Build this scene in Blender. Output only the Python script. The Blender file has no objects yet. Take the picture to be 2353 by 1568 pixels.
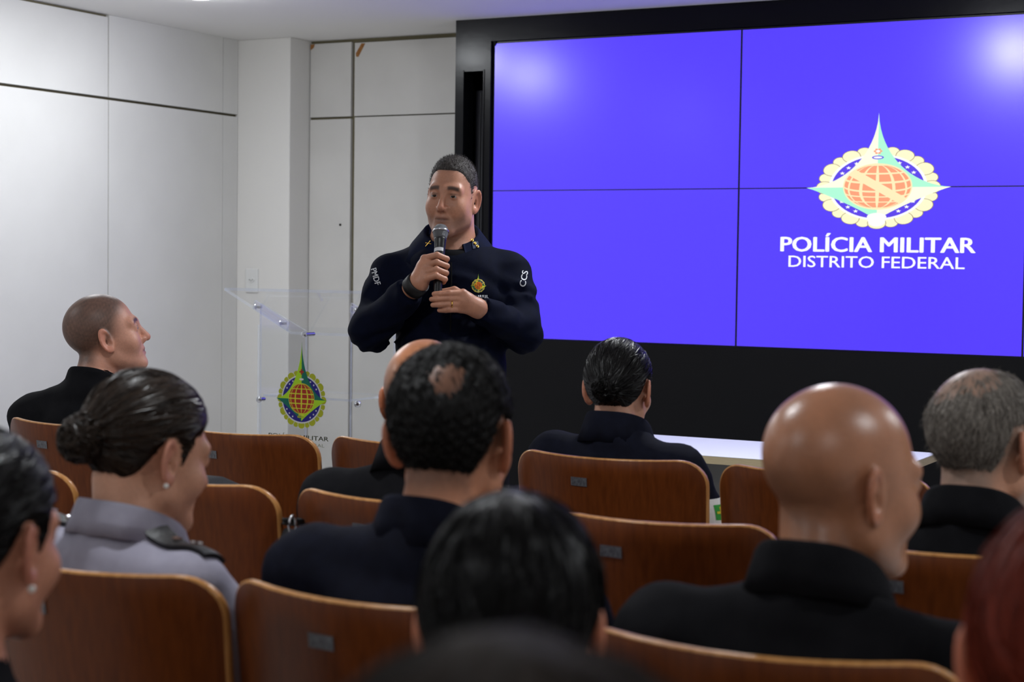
import bpy, bmesh, math, random
import numpy as np
from mathutils import Vector, Matrix
from mathutils.bvhtree import BVHTree

# ------------------------------------------------------------------ scene, camera, light
scn = bpy.context.scene
COL = scn.collection
H = 1.40                     # height of the lens above the floor
CEIL = H + 1.123             # ceiling height
YS = 6.917                   # plane of the display wall
XL = -5.41                   # left wall
YB = 7.26                    # plane of the grey front wall
XR, YR = 2.9, -2.6           # right wall, rear wall

def cam_axes(yaw, pitch, roll):
    f = np.array([-math.sin(yaw) * math.cos(pitch), math.cos(yaw) * math.cos(pitch), math.sin(pitch)])
    r = np.array([math.cos(yaw), math.sin(yaw), 0.0])
    u = np.cross(r, f)
    c, s = math.cos(roll), math.sin(roll)
    return c * r + s * u, -s * r + c * u, f
_r, _u, _f = cam_axes(math.radians(28.097), math.radians(-2.689), math.radians(0.767))
cd = bpy.data.cameras.new('camera')
cd.sensor_width = 36.0
cd.sensor_fit = 'HORIZONTAL'
cd.lens = 3887.9 / 2353 * 36.0
cd.clip_start = 0.05
cd.dof.use_dof = True
cd.dof.focus_distance = 5.1
cd.dof.aperture_fstop = 5.0
cam = bpy.data.objects.new('camera', cd)
COL.objects.link(cam)
M = Matrix.Identity(4)
for i in range(3):
    M[i][0], M[i][1], M[i][2] = _r[i], _u[i], -_f[i]
M[2][3] = H
cam.matrix_world = M
scn.camera = cam

scn.view_settings.view_transform = 'Standard'
scn.view_settings.look = 'None'
scn.view_settings.gamma = 1.0
scn.view_settings.use_curve_mapping = False
scn.view_settings.exposure = 0.0
w = bpy.data.worlds.new('room_world')
scn.world = w
w.use_nodes = True
w.node_tree.nodes['Background'].inputs[0].default_value = (0.5, 0.55, 0.65, 1)
w.node_tree.nodes['Background'].inputs[1].default_value = 0.02

# ceiling downlights and added fill lamps: (x, y, watts)
LAMPS = [(-4.66, 4.91, 20, 1), (-1.83, 5.03, 34, 1), (1.0, 5.03, 32, 1),
         (-4.58, 5.73, 15, 1),
         (-4.62, 2.6, 12, 0), (-1.83, 2.2, 19, 0), (1.0, 2.2, 19, 0),
         (-4.4, -0.4, 22, 0), (-1.83, -0.6, 19, 0), (1.0, -0.6, 18, 0)]   # x, y, watts, 1 = bulging glass, 0 = flush, unseen, added as fill
LAMP_COL = (0.93, 0.965, 1.0)

# ------------------------------------------------------------------ helpers
def lin(c):
    return tuple(((v / 255 + 0.055) / 1.055) ** 2.4 if v / 255 > 0.04045 else v / 255 / 12.92 for v in c)

def nd(nt, typ, **kw):
    n = nt.nodes.new(typ)
    for k, v in kw.items():
        setattr(n, k, v)
    return n

def mat(name, col, rough=0.5, spec=0.5, metal=0.0, noise=None, bump=None, srgb=True, coords='Object', emit=None, coat=0.0, sheen=0.0):
    """noise=(scale, second colour, detail, stretch)   bump=(scale, strength, stretch)"""
    m = bpy.data.materials.new(name)
    m.use_nodes = True
    nt = m.node_tree
    b = nt.nodes['Principled BSDF']
    c = lin(col) if srgb else col
    b.inputs['Base Color'].default_value = (*c, 1)
    b.inputs['Roughness'].default_value = rough
    b.inputs['Specular IOR Level'].default_value = spec
    b.inputs['Metallic'].default_value = metal
    if coat:
        b.inputs['Coat Weight'].default_value = coat
        b.inputs['Coat Roughness'].default_value = rough
    if sheen: b.inputs['Sheen Weight'].default_value = sheen
    tc = nd(nt, 'ShaderNodeTexCoord')
    if noise:
        mp = nd(nt, 'ShaderNodeMapping')
        mp.inputs['Scale'].default_value = noise[3] if len(noise) > 3 else (1, 1, 1)
        nt.links.new(tc.outputs[coords], mp.inputs[0])
        n = nd(nt, 'ShaderNodeTexNoise')
        n.inputs['Scale'].default_value = noise[0]
        n.inputs['Detail'].default_value = noise[2] if len(noise) > 2 else 4
        nt.links.new(mp.outputs[0], n.inputs['Vector'])
        mx = nd(nt, 'ShaderNodeMix', data_type='RGBA')
        mx.inputs[6].default_value = (*c, 1)
        mx.inputs[7].default_value = (*(lin(noise[1]) if srgb else noise[1]), 1)
        rp = nd(nt, 'ShaderNodeValToRGB')
        rp.color_ramp.elements[0].position = 0.35
        rp.color_ramp.elements[1].position = 0.68
        nt.links.new(n.outputs[0], rp.inputs[0])
        nt.links.new(rp.outputs[0], mx.inputs[0])
        nt.links.new(mx.outputs[2], b.inputs['Base Color'])
    if bump:
        mp = nd(nt, 'ShaderNodeMapping')
        mp.inputs['Scale'].default_value = bump[2] if len(bump) > 2 else (1, 1, 1)
        nt.links.new(tc.outputs[coords], mp.inputs[0])
        n = nd(nt, 'ShaderNodeTexNoise')
        n.inputs['Scale'].default_value = bump[0]
        n.inputs['Detail'].default_value = 3
        nt.links.new(mp.outputs[0], n.inputs['Vector'])
        bp = nd(nt, 'ShaderNodeBump')
        bp.inputs['Strength'].default_value = bump[1]
        bp.inputs['Distance'].default_value = 0.01
        nt.links.new(n.outputs[0], bp.inputs['Height'])
        nt.links.new(bp.outputs[0], b.inputs['Normal'])
    if emit:
        b.inputs['Emission Color'].default_value = (*emit[0], 1)
        b.inputs['Emission Strength'].default_value = emit[1]
    return m

def link(o, parent=None):
    COL.objects.link(o)
    if parent is not None:
        o.parent = parent
    return o

def obj(name, data, material=None, parent=None, loc=None, smooth=False):
    """data: bmesh, or (verts, faces)"""
    me = bpy.data.meshes.new(name)
    if isinstance(data, bmesh.types.BMesh):
        data.normal_update()
        data.to_mesh(me)
        data.free()
    else:
        me.from_pydata([tuple(map(float, v)) for v in data[0]], [], data[1])
    if material is not None:
        for m in (material if isinstance(material, (list, tuple)) else [material]):
            me.materials.append(m)
    if smooth:
        me.polygons.foreach_set('use_smooth', [True] * len(me.polygons))
    me.update()
    o = bpy.data.objects.new(name, me)
    if loc is not None:
        o.location = loc
    return link(o, parent)

def tag(o, label=None, cat=None, group=None, kind=None):
    for k, v in (('label', label), ('category', cat), ('group', group), ('kind', kind)):
        if v: o[k] = v
    return o

def thing(name, label, cat, loc=(0, 0, 0), rz=0.0, group=None):
    o = bpy.data.objects.new(name, None)
    o.empty_display_size = 0.1
    o.location = loc
    o.rotation_euler = (0, 0, rz)
    COL.objects.link(o)
    return tag(o, label, cat, group)

def bx(bm, x0, x1, y0, y1, z0, z1, bev=0.0, mi=0):
    r = bmesh.ops.create_cube(bm, size=1.0)
    vs = r['verts']
    for v in vs:
        v.co = Vector(((x0 + x1) / 2 + v.co.x * (x1 - x0), (y0 + y1) / 2 + v.co.y * (y1 - y0), (z0 + z1) / 2 + v.co.z * (z1 - z0)))
    fs = {f for v in vs for f in v.link_faces}
    for f in fs: f.material_index = mi
    if bev > 0:
        es = list({e for v in vs for e in v.link_edges})
        g = bmesh.ops.bevel(bm, geom=es, offset=bev, segments=2, affect='EDGES', profile=0.5)
        for f in g['faces']: f.material_index = mi
    return bm

def box(*a, **k):
    return bx(bmesh.new(), *a, **k)

def cyl(bm, a, b, r1, r2=None, seg=16, cap=True):
    a, b = Vector(a), Vector(b)
    r2 = r1 if r2 is None else r2
    d = b - a
    q = d.to_track_quat('Z', 'Y').to_matrix().to_4x4()
    bmesh.ops.create_cone(bm, cap_ends=cap, segments=seg, radius1=r1, radius2=r2, depth=d.length,
                          matrix=Matrix.Translation((a + b) / 2) @ q)
    return bm

def ball(bm, c, r, seg=20, sc=(1, 1, 1)):
    bmesh.ops.create_uvsphere(bm, u_segments=seg, v_segments=max(8, seg // 2 + 2), radius=r,
                              matrix=Matrix.Translation(c) @ Matrix.Diagonal((*sc, 1)))
    return bm

def tube(path, rad, seg=10, flat=1.0, closed=False):
    """swept tube as (verts, faces); flat squashes it along the second frame axis"""
    P = [Vector(p) for p in path]
    n = len(P)
    V, F = [], []
    up = Vector((0, 0, 1))
    for i in range(n):
        t = (P[(i + 1) % n] - P[i - 1]) if closed else (P[min(i + 1, n - 1)] - P[max(i - 1, 0)])
        t.normalize()
        a = t.cross(up)
        if a.length < 1e-3: a = t.cross(Vector((0, 1, 0)))
        a.normalize()
        b = a.cross(t)
        r = rad[i] if isinstance(rad, (list, tuple)) else rad
        for j in range(seg):
            an = 2 * math.pi * j / seg
            V.append(P[i] + a * (math.cos(an) * r) + b * (math.sin(an) * r * flat))
    m = n if closed else n - 1
    for i in range(m):
        for j in range(seg):
            F.append((i * seg + j, i * seg + (j + 1) % seg, ((i + 1) % n) * seg + (j + 1) % seg, ((i + 1) % n) * seg + j))
    if not closed:
        F.append(tuple(range(seg - 1, -1, -1)))
        F.append(tuple(range((n - 1) * seg, n * seg)))
    return V, F

def text_polys(s, size, bold=0.0, xs=1.0, align='CENTER', res=3):
    cu = bpy.data.curves.new('lettering', 'FONT')
    cu.body = s
    cu.size = size
    cu.offset = bold
    cu.resolution_u = res
    cu.align_x = align
    o = bpy.data.objects.new('lettering', cu)
    COL.objects.link(o)
    dg = bpy.context.evaluated_depsgraph_get()
    me = bpy.data.meshes.new_from_object(o.evaluated_get(dg))
    V = np.array([v.co[:] for v in me.vertices])
    F = [tuple(p.vertices) for p in me.polygons]
    bpy.data.objects.remove(o)
    bpy.data.curves.remove(cu)
    bpy.data.meshes.remove(me)
    V[:, 0] *= xs
    return V, F

def fit_text(s, width, height, bold=0.0, align='CENTER'):
    """lettering mesh scaled so that it is `width` wide and capitals are `height` tall, baseline at y = 0; bold = doubled strokes"""
    V0, _ = text_polys('H', 1.0, 0)
    V, F = text_polys(s, 1.0, 0, align='CENTER')
    V = V.copy()
    if bold > .005:
        W, G = [V], list(F)
        for k, (dx, dy) in enumerate(((-bold, 0), (bold, 0), (0, bold * .4), (0, -bold * .4))):
            W.append(V + np.array((dx, dy, 0)))
            G += [tuple(i + len(V) * (k + 1) for i in f) for f in F]
        V, F = np.concatenate(W), G
    V[:, 0] -= (V[:, 0].max() + V[:, 0].min()) / 2
    V[:, 0] *= width / (V[:, 0].max() - V[:, 0].min())
    V[:, 1] = (V[:, 1] - V0[:, 1].min()) * height / (V0[:, 1].max() - V0[:, 1].min())
    return V, F

# ------------------------------------------------------------------ implicit surfaces for bodies and clothes
F32 = np.float32
def smin(a, b, k):
    if k <= 0: return np.minimum(a, b)
    h = np.clip(0.5 + 0.5 * (b - a) / k, 0, 1)
    return b + (a - b) * h - k * h * (1 - h)

def smax(a, b, k):
    return -smin(-a, -b, k)

def ell(P, c, r):
    q = P - np.asarray(c, F32)
    r = np.asarray(r, F32)
    a = q / r
    k0 = np.sqrt((a * a).sum(-1)) + 1e-9
    b = a / r
    k1 = np.sqrt((b * b).sum(-1)) + 1e-9
    return k0 * (k0 - 1) / k1

def cap(P, a, b, r1, r2=None):
    a = np.asarray(a, F32); b = np.asarray(b, F32)
    r2 = r1 if r2 is None else r2
    ba = b - a
    pa = P - a
    t = np.clip((pa @ ba) / max(float(ba @ ba), 1e-12), 0, 1)
    d = pa - t[..., None] * ba
    return np.sqrt((d * d).sum(-1)) - (r1 + (r2 - r1) * t)

def sph(P, c, r):
    d = P - np.asarray(c, F32)
    return np.sqrt((d * d).sum(-1)) - r

def rotz(a):
    c, s = math.cos(a), math.sin(a)
    return np.array([[c, -s, 0], [s, c, 0], [0, 0, 1]], F32)
def rotx(a):
    c, s = math.cos(a), math.sin(a)
    return np.array([[1, 0, 0], [0, c, -s], [0, s, c]], F32)
def roty(a):
    c, s = math.cos(a), math.sin(a)
    return np.array([[c, 0, s], [0, 1, 0], [-s, 0, c]], F32)

def axis_pts(lo, hi, coarse, bands):
    xs = [lo]
    while xs[-1] < hi:
        x = xs[-1]
        st = coarse
        for a, b, f in bands:
            if a - 1e-6 <= x < b: st = min(st, f)
            elif x < a < x + st: st = min(st, max(a - x, f))
        xs.append(x + st)
    return np.array(xs, F32)

class Field:
    def __init__(s, xs, ys, zs):
        s.ax = (xs, ys, zs)
        s.D = np.full((len(xs), len(ys), len(zs)), 0.5, F32)
    def block(s, lo, hi):
        sl = []
        for a, l, h in zip(s.ax, lo, hi):
            i0 = max(0, int(np.searchsorted(a, l)) - 1)
            i1 = min(len(a), int(np.searchsorted(a, h)) + 1)
            sl.append(slice(i0, i1))
        sl = tuple(sl)
        g = np.meshgrid(*(a[q] for a, q in zip(s.ax, sl)), indexing='ij')
        return sl, np.stack(g, -1)
    def join(s, lo, hi, fn, k, cut=False):
        sl, P = s.block(lo, hi)
        if min(P.shape) == 0: return
        d = fn(P).astype(F32)
        s.D[sl] = smax(s.D[sl], -d, k) if cut else smin(s.D[sl], d, k)
    def cap(s, a, b, r1, r2=None, k=0.03, cut=False):
        a = np.asarray(a, float); b = np.asarray(b, float)
        m = max(r1, r2 or r1) + k + 0.03
        s.join(np.minimum(a, b) - m, np.maximum(a, b) + m, lambda P: cap(P, a, b, r1, r2), k, cut)
    def ell(s, c, r, k=0.03, R=None, cut=False):
        c = np.asarray(c, float)
        m = (max(r) if R is not None else np.asarray(r)) + k + 0.03
        if R is None: fn = lambda P: ell(P, c, r)
        else: fn = lambda P: ell((P - np.asarray(c, F32)) @ R, (0, 0, 0), r)
        s.join(c - m, c + m, fn, k, cut)
    def mesh(s):
        return surface_nets(s.D, s.ax)

def surface_nets(D, ax):
    S = D < 0
    nx, ny, nz = D.shape
    cnt = np.zeros((nx - 1, ny - 1, nz - 1), np.uint8)
    for i in (0, 1):
        for j in (0, 1):
            for k in (0, 1):
                cnt += S[i:nx - 1 + i, j:ny - 1 + j, k:nz - 1 + k]
    act = (cnt > 0) & (cnt < 8)
    I, J, K = np.nonzero(act)
    idx = np.full(act.shape, -1, np.int64)
    idx[I, J, K] = np.arange(len(I))
    pos = np.zeros((len(I), 3))
    num = np.zeros(len(I))
    cs = [(i, j, k) for i in (0, 1) for j in (0, 1) for k in (0, 1)]
    X, Y, Z = (np.asarray(a, float) for a in ax)
    for a in range(8):
        for b in range(a + 1, 8):
            ca, cb = cs[a], cs[b]
            if sum(abs(p - q) for p, q in zip(ca, cb)) != 1: continue
            da = D[I + ca[0], J + ca[1], K + ca[2]].astype(float)
            db = D[I + cb[0], J + cb[1], K + cb[2]].astype(float)
            m = (da < 0) != (db < 0)
            t = np.where(m, da / np.where(da == db, 1, da - db), 0)
            pa = np.stack((X[I + ca[0]], Y[J + ca[1]], Z[K + ca[2]]), -1)
            pb = np.stack((X[I + cb[0]], Y[J + cb[1]], Z[K + cb[2]]), -1)
            pos += np.where(m[:, None], pa + (pb - pa) * t[:, None], 0)
            num += m
    pos /= num[:, None]
    quads = []
    # edges along each axis
    def emit(m, q0, q1, q2, q3, flip):
        f = np.stack((q0, q1, q2, q3), -1)
        f = np.where(flip[:, None], f[:, ::-1], f)
        quads.append(f[(f >= 0).all(1)])
    A = S[:-1, 1:-1, 1:-1] != S[1:, 1:-1, 1:-1]
    i, j, k = np.nonzero(A); j += 1; k += 1
    emit(None, idx[i, j - 1, k - 1], idx[i, j, k - 1], idx[i, j, k], idx[i, j - 1, k], ~S[i, j, k])
    A = S[1:-1, :-1, 1:-1] != S[1:-1, 1:, 1:-1]
    i, j, k = np.nonzero(A); i += 1; k += 1
    emit(None, idx[i - 1, j, k - 1], idx[i - 1, j, k], idx[i, j, k], idx[i, j, k - 1], ~S[i, j, k])
    A = S[1:-1, 1:-1, :-1] != S[1:-1, 1:-1, 1:]
    i, j, k = np.nonzero(A); i += 1; j += 1
    emit(None, idx[i - 1, j - 1, k], idx[i, j - 1, k], idx[i, j, k], idx[i - 1, j, k], ~S[i, j, k])
    Q = np.concatenate(quads)
    return pos, Q

def largest_piece(V, Q):
    """keep the biggest connected piece"""
    n = len(V)
    lab = np.arange(n)
    e = np.concatenate((Q[:, [0, 1]], Q[:, [1, 2]], Q[:, [2, 3]], Q[:, [3, 0]]))
    while True:
        m = np.minimum(lab[e[:, 0]], lab[e[:, 1]])
        l2 = lab.copy()
        np.minimum.at(l2, e[:, 0], m)
        np.minimum.at(l2, e[:, 1], m)
        l2 = l2[l2]
        l2 = l2[l2]
        if (l2 == lab).all(): break
        lab = l2
    u, c = np.unique(lab, return_counts=True)
    keep = lab == u[c.argmax()]
    new = np.cumsum(keep) - 1
    return V[keep], new[Q[keep[Q].all(1)]]

def net_obj(name, V, Q, material, parent, attrs=None):
    me = bpy.data.meshes.new(name)
    me.vertices.add(len(V))
    me.vertices.foreach_set('co', V.astype(F32).ravel())
    me.loops.add(Q.size)
    me.loops.foreach_set('vertex_index', Q.astype(np.int32).ravel())
    me.polygons.add(len(Q))
    me.polygons.foreach_set('loop_start', np.arange(0, Q.size, 4, dtype=np.int32))
    me.polygons.foreach_set('use_smooth', np.ones(len(Q), bool))
    me.materials.append(material)
    for nm, a in (attrs or {}).items():
        if a.shape[1] == 4:
            at = me.attributes.new(nm, 'FLOAT_COLOR', 'POINT')
            at.data.foreach_set('color', a.astype(F32).ravel())
        else:
            at = me.attributes.new(nm, 'FLOAT_VECTOR', 'POINT')
            at.data.foreach_set('vector', a.astype(F32).ravel())
    me.update(calc_edges=True)
    me.validate()
    o = bpy.data.objects.new(name, me)
    return link(o, parent)

_rs = np.random.RandomState(7)
_NW = [(_rs.normal(size=3), _rs.uniform(0, 6.28)) for _ in range(14)]
def wob(P, f):
    """smooth pseudo-noise of about -1..1, feature size about 1/f metres"""
    s = 0
    for d, ph in _NW:
        s = s + np.sin((P @ (d * f * 2.2).astype(F32)) + ph)
    return s / 4.2

def poly_sd(p, q, pts):
    """signed distance (inside positive) to a 2-D polygon"""
    pts = np.asarray(pts, F32)
    n = len(pts)
    d = np.full(p.shape, 9.0, F32)
    ins = np.zeros(p.shape, bool)
    for i in range(n):
        ax_, ay = pts[i]; bx_, by = pts[(i + 1) % n]
        ex, ey = bx_ - ax_, by - ay
        wx, wy = p - ax_, q - ay
        t = np.clip((wx * ex + wy * ey) / (ex * ex + ey * ey + 1e-12), 0, 1)
        d = np.minimum(d, np.hypot(wx - ex * t, wy - ey * t))
        c = ((ay > q) != (by > q)) & (p < ex * (q - ay) / (ey if abs(ey) > 1e-9 else 1e-9) + ax_)
        ins ^= c
    return np.where(ins, d, -d)

def sstep(x, a, b):
    t = np.clip((x - a) / (b - a), 0, 1)
    return t * t * (3 - 2 * t)

# ------------------------------------------------------------------ heads (local: x to the person's right, y forward, z up, origin between the ears at eye level)
def skull(P, h):
    X = P.copy(); X[..., 0] = np.abs(X[..., 0])
    jw = h.get('jaw', 1.0)
    ck = h.get('cranium', 1.0)
    d = ell(X, (0, -.018, .026), (.0765 * h.get('wide', 1), .0985, .0885 * ck))
    d = smin(d, ell(X, (0, .018, -.036), (.0655 * jw, .071, .082)), .03)
    d = smin(d, cap(X, (.047 * jw, .006, -.072), (.018 * jw, .064, -.103), .020, .017), .03)
    d = smin(d, cap(X, (.010, .077, -.104), (0, .078, -.104), .016), .022)
    return d

def head_sdf(P, h):
    X = P.copy(); X[..., 0] = np.abs(X[..., 0])
    d = skull(P, h)
    d = smin(d, sph(X, (.041, .053, -.038), .026), .025)                       # cheek
    d = smin(d, cap(X, (0, .083, .016), (.045, .067, .016), .0115, .0105), .018)  # brow
    d = smin(d, ell(X, (0, .066, -.066), (.030, .0265, .024)), .018)            # muzzle
    ns = h.get('nose', 1.0)
    d = smax(d, -sph(X, (.0325, .0985, -.001), .0185), .012)                    # eye sockets
    d = smin(d, cap(X, (0, .086, .006), (0, .106 + .004 * (ns - 1) * 4, -.036), .0068, .0108 * ns), .012)
    d = smin(d, sph(X, (.0125 * ns, .0945, -.041), .0088 * ns), .007)
    d = smax(d, -sph(X, (.0065, .1015, -.0505), .0042), .003)
    lid = np.maximum(sph(X, (.0325, .0725, -.001), .0150), -ell(X, (.0325, .0905, -.0034), (.0130, .014, .0026)))
    d = smin(d, lid, .004)
    d = smin(d, cap(X, (0, .0905, -.0665), (.021, .0815, -.0705), .0055, .0035), .006)
    d = smin(d, cap(X, (0, .0890, -.0775), (.019, .0815, -.0745), .0065, .0035), .006)
    d = smax(d, -cap(X, (0, .0985, -.0715), (.023, .0880, -.0720), .0036, .0028), .004)
    d = smax(d, -cap(X, (.021, .098, -.044), (.036, .082, -.070), .0035, .003), .010)       # fold beside the mouth
    # ear
    es = h.get('ear', 1.0)
    a = math.radians(h.get('ear_out', 24))
    q = X - np.asarray((.0745 * h.get('wide', 1), -.006, -.014), F32)
    c, s = math.cos(a), math.sin(a)
    n = q[..., 0] * c + q[..., 1] * s               # out of the ear plane
    v = -q[..., 0] * s * -1 + q[..., 1] * -c         # backwards along the ear
    v = q[..., 0] * s - q[..., 1] * c
    wv = q[..., 2]
    v = v - .010 - wv * .18
    rr = np.sqrt((v / (.0165 * es)) ** 2 + ((wv + .002) / (.0305 * es)) ** 2)
    n2 = n - .004 - .10 * v
    ring = np.sqrt(((rr - 1) * .019) ** 2 + n2 ** 2) - .0040
    disc = np.maximum((rr - 1) * .017, np.abs(n2 + .003) - .0028)
    e = smin(ring, disc, .004)
    e = smin(e, ell(np.stack((n - .003, v + .004, wv + .027), -1), (0, 0, 0), (.0045, .0085, .0095)), .005)      # lobe
    e = smin(e, ell(np.stack((n - .001, v + .013, wv + .006), -1), (0, 0, 0), (.0060, .0050, .0080)), .005)       # tragus
    d = smin(d, e, .006)
    d = smax(d, -ell(np.stack((n - .006, v + .004, wv + .006), -1), (0, 0, 0), (.0065, .0065, .0115)), .004)     # concha
    return d

FADE = [(.085, .110), (.080, .078), (.060, .052), (.042, .034), (.031, .008), (.018, -.016), (-.012, -.030), (-.036, -.050), (-.052, -.086), (-.2, -.090), (-.2, .2), (.085, .2)]
HAIRLINE = {
    'fade': FADE,   # side outline of the hair, (y, z) in head space
    'man': [(.098, .080), (.078, .074), (.060, .052), (.044, .040), (.031, .034), (.024, .004), (.022, -.022), (.012, -.026), (.008, .004),
            (-.006, .024), (-.026, .022), (-.036, -.004), (-.042, -.050), (-.050, -.098), (-.20, -.108), (-.2, .2), (.098, .2)],
    'woman': [(.098, .070), (.080, .066), (.064, .048), (.050, .034), (.032, .026), (.026, .000), (.022, -.018), (.014, -.020), (.006, .010),
              (-.008, .022), (-.024, .018), (-.034, -.004), (-.042, -.036), (-.058, -.070), (-.20, -.082), (-.2, .2), (.098, .2)],
    'fringe': [(.030, .050), (.030, .034), (.024, .004), (.020, -.022), (.011, -.026), (.008, .004),
               (-.006, .024), (-.026, .022), (-.036, -.004), (-.042, -.040), (-.052, -.078), (-.20, -.082), (-.2, .075), (-.06, .082), (.0, .075)],
}

def hair_depth(P, h):
    return poly_sd(P[..., 1] + 0.10 * (np.abs(P[..., 0]) - .05).clip(0, 1) * 0, P[..., 2], HAIRLINE[h['hairline']])

def hair_sdf(P, h):
    g = hair_depth(P, h)
    d = skull(P, h)
    t = h['hair_t'] * (h.get('side', .5) + (1 - h.get('side', .5)) * sstep(P[..., 2], .02, .10))
    if h.get('bald_spot'):
        c, r0, r1 = h['bald_spot']
        t = t * sstep(np.sqrt(((P - np.asarray(c, F32)) ** 2).sum(-1)), r0, r1)
    t = t * sstep(g, -.001, .016) - .0035 * (1 - sstep(g, -.004, .010))
    if h.get('bald_spot'):
        t = t - .002 * (1 - sstep(np.sqrt(((P - np.asarray(c, F32)) ** 2).sum(-1)), r0, r1))
    am, fr = h.get('curl', (.0012, 70))
    t = t + am * wob(P, fr) * sstep(g, .0, .02)
    d = d - t
    if h.get('bun'):
        (bc, br) = h['bun']
        b = ell(P, bc, br) + .0022 * wob(P, 75)
        d = smin(d, b, .012)
    return d

class Head:
    def __init__(s, c, yaw=0, pitch=0, roll=0, scale=1.0, **h):
        s.c = np.asarray(c, F32)
        s.R = rotz(math.radians(yaw)) @ rotx(math.radians(pitch)) @ roty(math.radians(roll))
        s.s = scale
        s.h = h
        s.k = np.array((h.get('xs', 1.0), 1, h.get('zs', 1.0)), F32)
    def loc(s, P):
        return ((P - s.c) @ s.R) / (F32(s.s) * s.k)
    def world(s, p):
        return (s.R @ (np.asarray(p, F32) * s.s * s.k)) + s.c
    def bounds(s, m=.15):
        return s.c - m * s.s, s.c + m * s.s

def skin_colors(V, head, pal):
    """per-vertex skin, lips, brows and stubble"""
    P = head.loc(V.astype(F32))
    h = head.h
    n = len(V)
    base = np.tile(np.array(lin(pal['skin'])), (n, 1))
    tone = 1 + .07 * wob(V.astype(F32), 30)[:, None]
    base = base * tone
    near = (np.abs(P) < .17).all(1)
    X = np.abs(P[:, 0])
    def blend(m, c):
        nonlocal base
        m = np.clip(m, 0, 1)[:, None]
        base = base * (1 - m) + np.array(lin(c)) * m
    red = pal.get('flush', tuple(min(255, int(v * f)) for v, f in zip(pal['skin'], (1.04, .86, .82))))
    ear = near * sstep(X, .0775 * h.get('wide', 1), .0825 * h.get('wide', 1)) * (1 - sstep(np.hypot((P[:, 1] + .016) / .034, (P[:, 2] + .016) / .044), .85, 1.15))
    blend(ear * .45, red)
    blend(near * np.exp(-(((P[:, 1] - .104) / .018) ** 2 + (P[:, 0] / .016) ** 2 + ((P[:, 2] + .038) / .016) ** 2)) * .5, red)
    # lips
    ld = np.exp(-((X / .021) ** 4 + ((P[:, 2] + .072) / .0085) ** 4)) * (P[:, 1] > .07)
    blend(near * ld * .65, pal.get('lips', (130, 72, 66)))
    blend(near * np.exp(-((X / .022) ** 4)) * np.exp(-(((P[:, 2] + .0716) / .0016) ** 2)) * (P[:, 1] > .07) * .75, (58, 34, 30))  # shade of the mouth crease painted as a dark line
    # beard shadow
    if pal.get('beard'):
        b = sstep(-P[:, 2], .052, .075) * (P[:, 1] > .0) * sstep(P[:, 1], -.005, .03)
        blend(near * b * pal['beard'][1], pal['beard'][0])
    # brows
    bz = .0175 + .004 * np.sin(X / .048 * 3.1)
    br = np.exp(-(((P[:, 2] - bz) / .0064) ** 4)) * sstep(X, .010, .018) * (1 - sstep(X, .046, .056)) * (P[:, 1] > .05)
    
    blend(near * br * pal.get('brow', (None, .85))[1], pal.get('brow', ((34, 26, 24), .85))[0] or (34, 26, 24))
    # lash line
    la = np.exp(-(((P[:, 2] - .0035) / .0022) ** 2)) * np.exp(-((X - .0325) / .014) ** 4) * (P[:, 1] > .07)
    blend(near * la * .7, (30, 22, 20))
    # cropped hair seen on the scalp itself
    if pal.get('stubble'):
        for (line, col, amt, soft) in pal['stubble']:
            g = poly_sd(P[:, 1].astype(F32), P[:, 2].astype(F32), HAIRLINE[line] if isinstance(line, str) else line)
            m = sstep(g, -soft * .3, soft) * amt * (1 - .9 * ear)
            m = m * (.95 + .05 * wob(P, 160))
            blend(near * m, col)
    return np.concatenate((np.clip(base, 0, 1), np.ones((n, 1))), 1)

def skin_mat(name, rough=0.42, spec=0.4):
    m = bpy.data.materials.new(name)
    m.use_nodes = True
    nt = m.node_tree
    b = nt.nodes['Principled BSDF']
    at = nd(nt, 'ShaderNodeAttribute', attribute_name='tone')
    n = nd(nt, 'ShaderNodeTexNoise'); n.inputs['Scale'].default_value = 160; n.inputs['Detail'].default_value = 4
    tc = nd(nt, 'ShaderNodeTexCoord'); nt.links.new(tc.outputs['Object'], n.inputs['Vector'])
    mr = nd(nt, 'ShaderNodeMapRange'); mr.inputs[3].default_value = .86; mr.inputs[4].default_value = 1.14
    nt.links.new(n.outputs[0], mr.inputs[0])
    mx = nd(nt, 'ShaderNodeMix', data_type='RGBA', blend_type='MULTIPLY'); mx.inputs[0].default_value = 1
    nt.links.new(at.outputs[0], mx.inputs[6]); nt.links.new(mr.outputs[0], mx.inputs[7])
    nt.links.new(mx.outputs[2], b.inputs['Base Color'])
    b.inputs['Roughness'].default_value = rough
    b.inputs['Specular IOR Level'].default_value = spec
    b.inputs['Subsurface Weight'].default_value = 0.08
    b.inputs['Subsurface Radius'].default_value = (.010, .004, .002)
    b.inputs['Subsurface Scale'].default_value = 0.6
    bp = nd(nt, 'ShaderNodeBump'); bp.inputs['Strength'].default_value = .12; bp.inputs['Distance'].default_value = .004
    n2 = nd(nt, 'ShaderNodeTexNoise'); n2.inputs['Scale'].default_value = 420
    nt.links.new(tc.outputs['Object'], n2.inputs['Vector'])
    nt.links.new(n2.outputs[0], bp.inputs['Height']); nt.links.new(bp.outputs[0], b.inputs['Normal'])
    return m

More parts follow.
